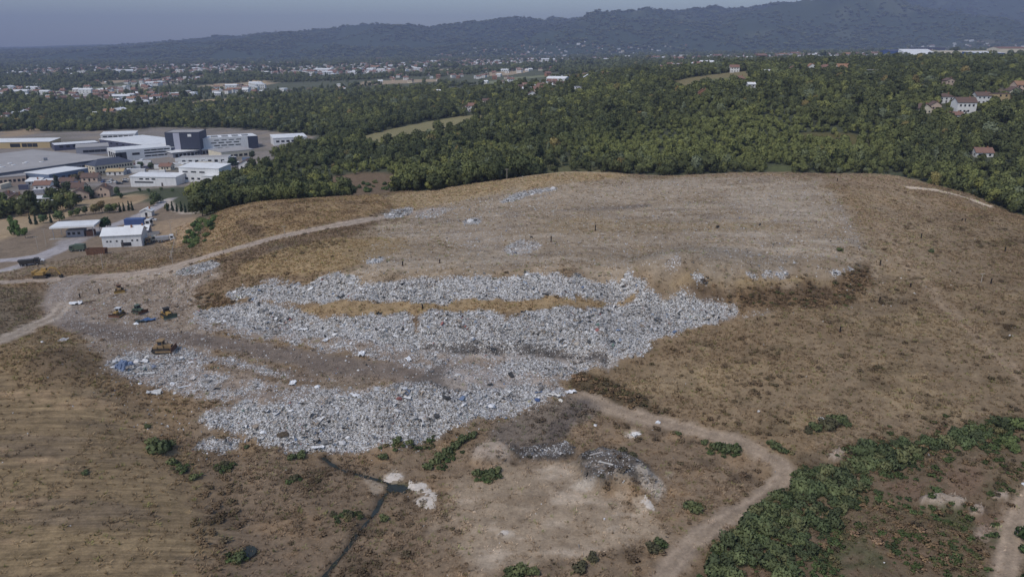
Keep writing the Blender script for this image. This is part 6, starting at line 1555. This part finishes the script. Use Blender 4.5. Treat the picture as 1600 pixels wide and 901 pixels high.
for q in (('sheet', 119, 475, 3.6, WH, 'crumpled white sheet beside brown boards in the work area'), ('board', 141, 471, 3.4, (.16, .11, .08), 'dark brown board leaning in the work area', 30), ('board', 136, 474, 3.0, (.2, .15, .11), 'second brown board by the crumpled white sheet', 15), ('sheet', 232, 501, 4.2, (.07, .13, .26), 'blue tarpaulin lying before the parked bulldozers', 15, .45), ('sheet', 220, 503, 3.2, (.05, .07, .07), 'black tarpaulin next to the blue one', 10, .5), ('bag', 213, 506, 1.6, WH, 'white bag at the end of the dark tarpaulin'),
          ('heap', 192, 572, 5.0, (.20, .25, .36), 'bluish rubbish heap at the left end of the tip'), ('board', 182, 561, 3.0, WH, 'white plank sticking out of the bluish heap', 60), ('board', 228, 583, 4.4, (.7, .68, .64), 'long white board lying before the dark track', 8), ('bag', 176, 574, 1.1, WH, 'round white bag left of the bluish heap'), ('bag', 230, 558, 1.4, (.72, .68, .62), 'pale bag below the large bulldozer'), ('bag', 219, 600, 1.0, WH, 'round white bag among dark weeds'), ('bag', 269, 600, 1.2, WH, 'white bag left of the lower refuse'), ('sheet', 241, 614, 3.4, LG, 'pale flattened sheet beside the weeds', 10), ('sheet', 302, 592, 2.2, (.72, .66, .6), 'pinkish white sheet on the left of the lower tip'), ('board', 288, 605, 3.0, WH, 'white strip lying left of the lower tip', 30),
          ('sheet', 892, 613, 2.6, WH, 'white sheet at the foot of the tip by the dark spoil', 20), ('sheet', 866, 618, 3.0, (.7, .68, .64), 'long pale sheet at the toe of the tip', -30, .3), ('bag', 840, 624, 1.5, (.08, .12, .24), 'blue bag at the toe of the tip'), ('bag', 876, 626, 1.3, (.74, .7, .62), 'cream bag at the toe of the tip'), ('bag', 768, 637, 1.8, WH, 'large white bag at the foot of the lower tip'), ('sheet', 497, 702, 2.8, WH, 'white sheet at the lowest edge of the refuse', 5, .4), ('bag', 411, 675, 1.5, WH, 'round white bag on the lower left refuse'), ('heap', 443, 678, 2.6, (.13, .10, .07), 'dark brown lump in the lower left refuse'), ('sheet', 565, 553, 2.8, WH, 'bright sheet beside the dark track bend'), ('sheet', 638, 561, 2.4, WH, 'bright white sheet on the middle bench'), ('sheet', 474, 516, 2.6, WH, 'bright white strip on the upper left refuse', 0, .4), ('sheet', 510, 533, 2.2, WH, 'white sheet at the edge of the dark track'), ('sheet', 457, 598, 2.4, WH, 'white sheet on the lower tip left of centre'), ('bag', 496, 604, 1.4, WH, 'white bag on the lower tip centre'), ('sheet', 555, 616, 2.4, WH, 'white sheet on the lower tip right of centre'),
          ('heap', 735, 346, 3.4, (.66, .65, .64), 'white rubble heap on the left part of the plateau'), ('heap', 585, 408, 4.6, (.6, .58, .56), 'pale rubble heap on the tan grass edge'), ('heap', 1283, 655, 1.4, WH, 'small white lump in the slope thicket'), ('sheet', 99, 533, 3.2, (.5, .48, .46), 'grey litter sheet on top of the left knoll'), ('bag', 66, 535, 1.0, WH, 'white bag on the left knoll'), ('sheet', 993, 680, 2.2, (.75, .72, .68), 'pale sheet by the white crust above the scrub'), ('bag', 1028, 660, 1.2, WH, 'white bag on the lower track edge'), ('bag', 930, 666, 1.0, WH, 'white bag on the dark spoil'), ('board', 946, 740, 3.2, (.6, .56, .5), 'pale bent board on the dark spoil heap', -25), ('board', 930, 726, 3.0, (.5, .45, .4), 'grey plank on the dark spoil heap', 25), ('bag', 1600, 757, 1.0, WH, 'white bag at the right edge near the corner track')):
    piece(*q)

# ------------------------------------------------------------------ haze in the valley air
HZ = 800.0
hb = MB().box(-15500, 15500, -3000, 17000, float(ZZ.min())-3, HZ)
hm = bpy.data.materials.new('valley_haze'); hm.use_nodes = True
nt = hm.node_tree; nt.nodes.clear()
out = nt.nodes.new('ShaderNodeOutputMaterial'); pv = nt.nodes.new('ShaderNodeVolumePrincipled')
pv.inputs['Color'].default_value = (.52, .60, .88, 1)
pv.inputs['Density'].default_value = 1.15e-4
pv.inputs['Anisotropy'].default_value = 0.0
nt.links.new(pv.outputs[0], out.inputs['Volume'])
ho = hb.build('haze', hm)
tag(ho, 'thin blue haze filling the valley air', 'haze', None, 'stuff')

# ------------------------------------------------------------------ labels of look-alikes: tell them apart by their order in view
ORD = ['leftmost', 'second from left', 'third from left', 'fourth from left', 'fifth from left', 'sixth from left', 'seventh from left', 'eighth from left', 'ninth from left', 'tenth from left', 'eleventh from left', 'twelfth from left', 'thirteenth from left', 'fourteenth from left', 'fifteenth from left', 'sixteenth from left']
same = {}
for o in COL.objects:
    if o.parent is None and o.get('label') and not o.get('kind'): same.setdefault(o['label'], []).append(o)
for lb, os_ in same.items():
    if 2 <= len(os_) <= len(ORD):
        def col_of(o):
            p = o.location; return p.x/(p.y*cP + (CAMZ-p.z)*sP)
        os_.sort(key=col_of)
        for k, o in enumerate(os_): o['label'] = lb + ', ' + (ORD[k] if k < len(os_)-1 else 'rightmost')
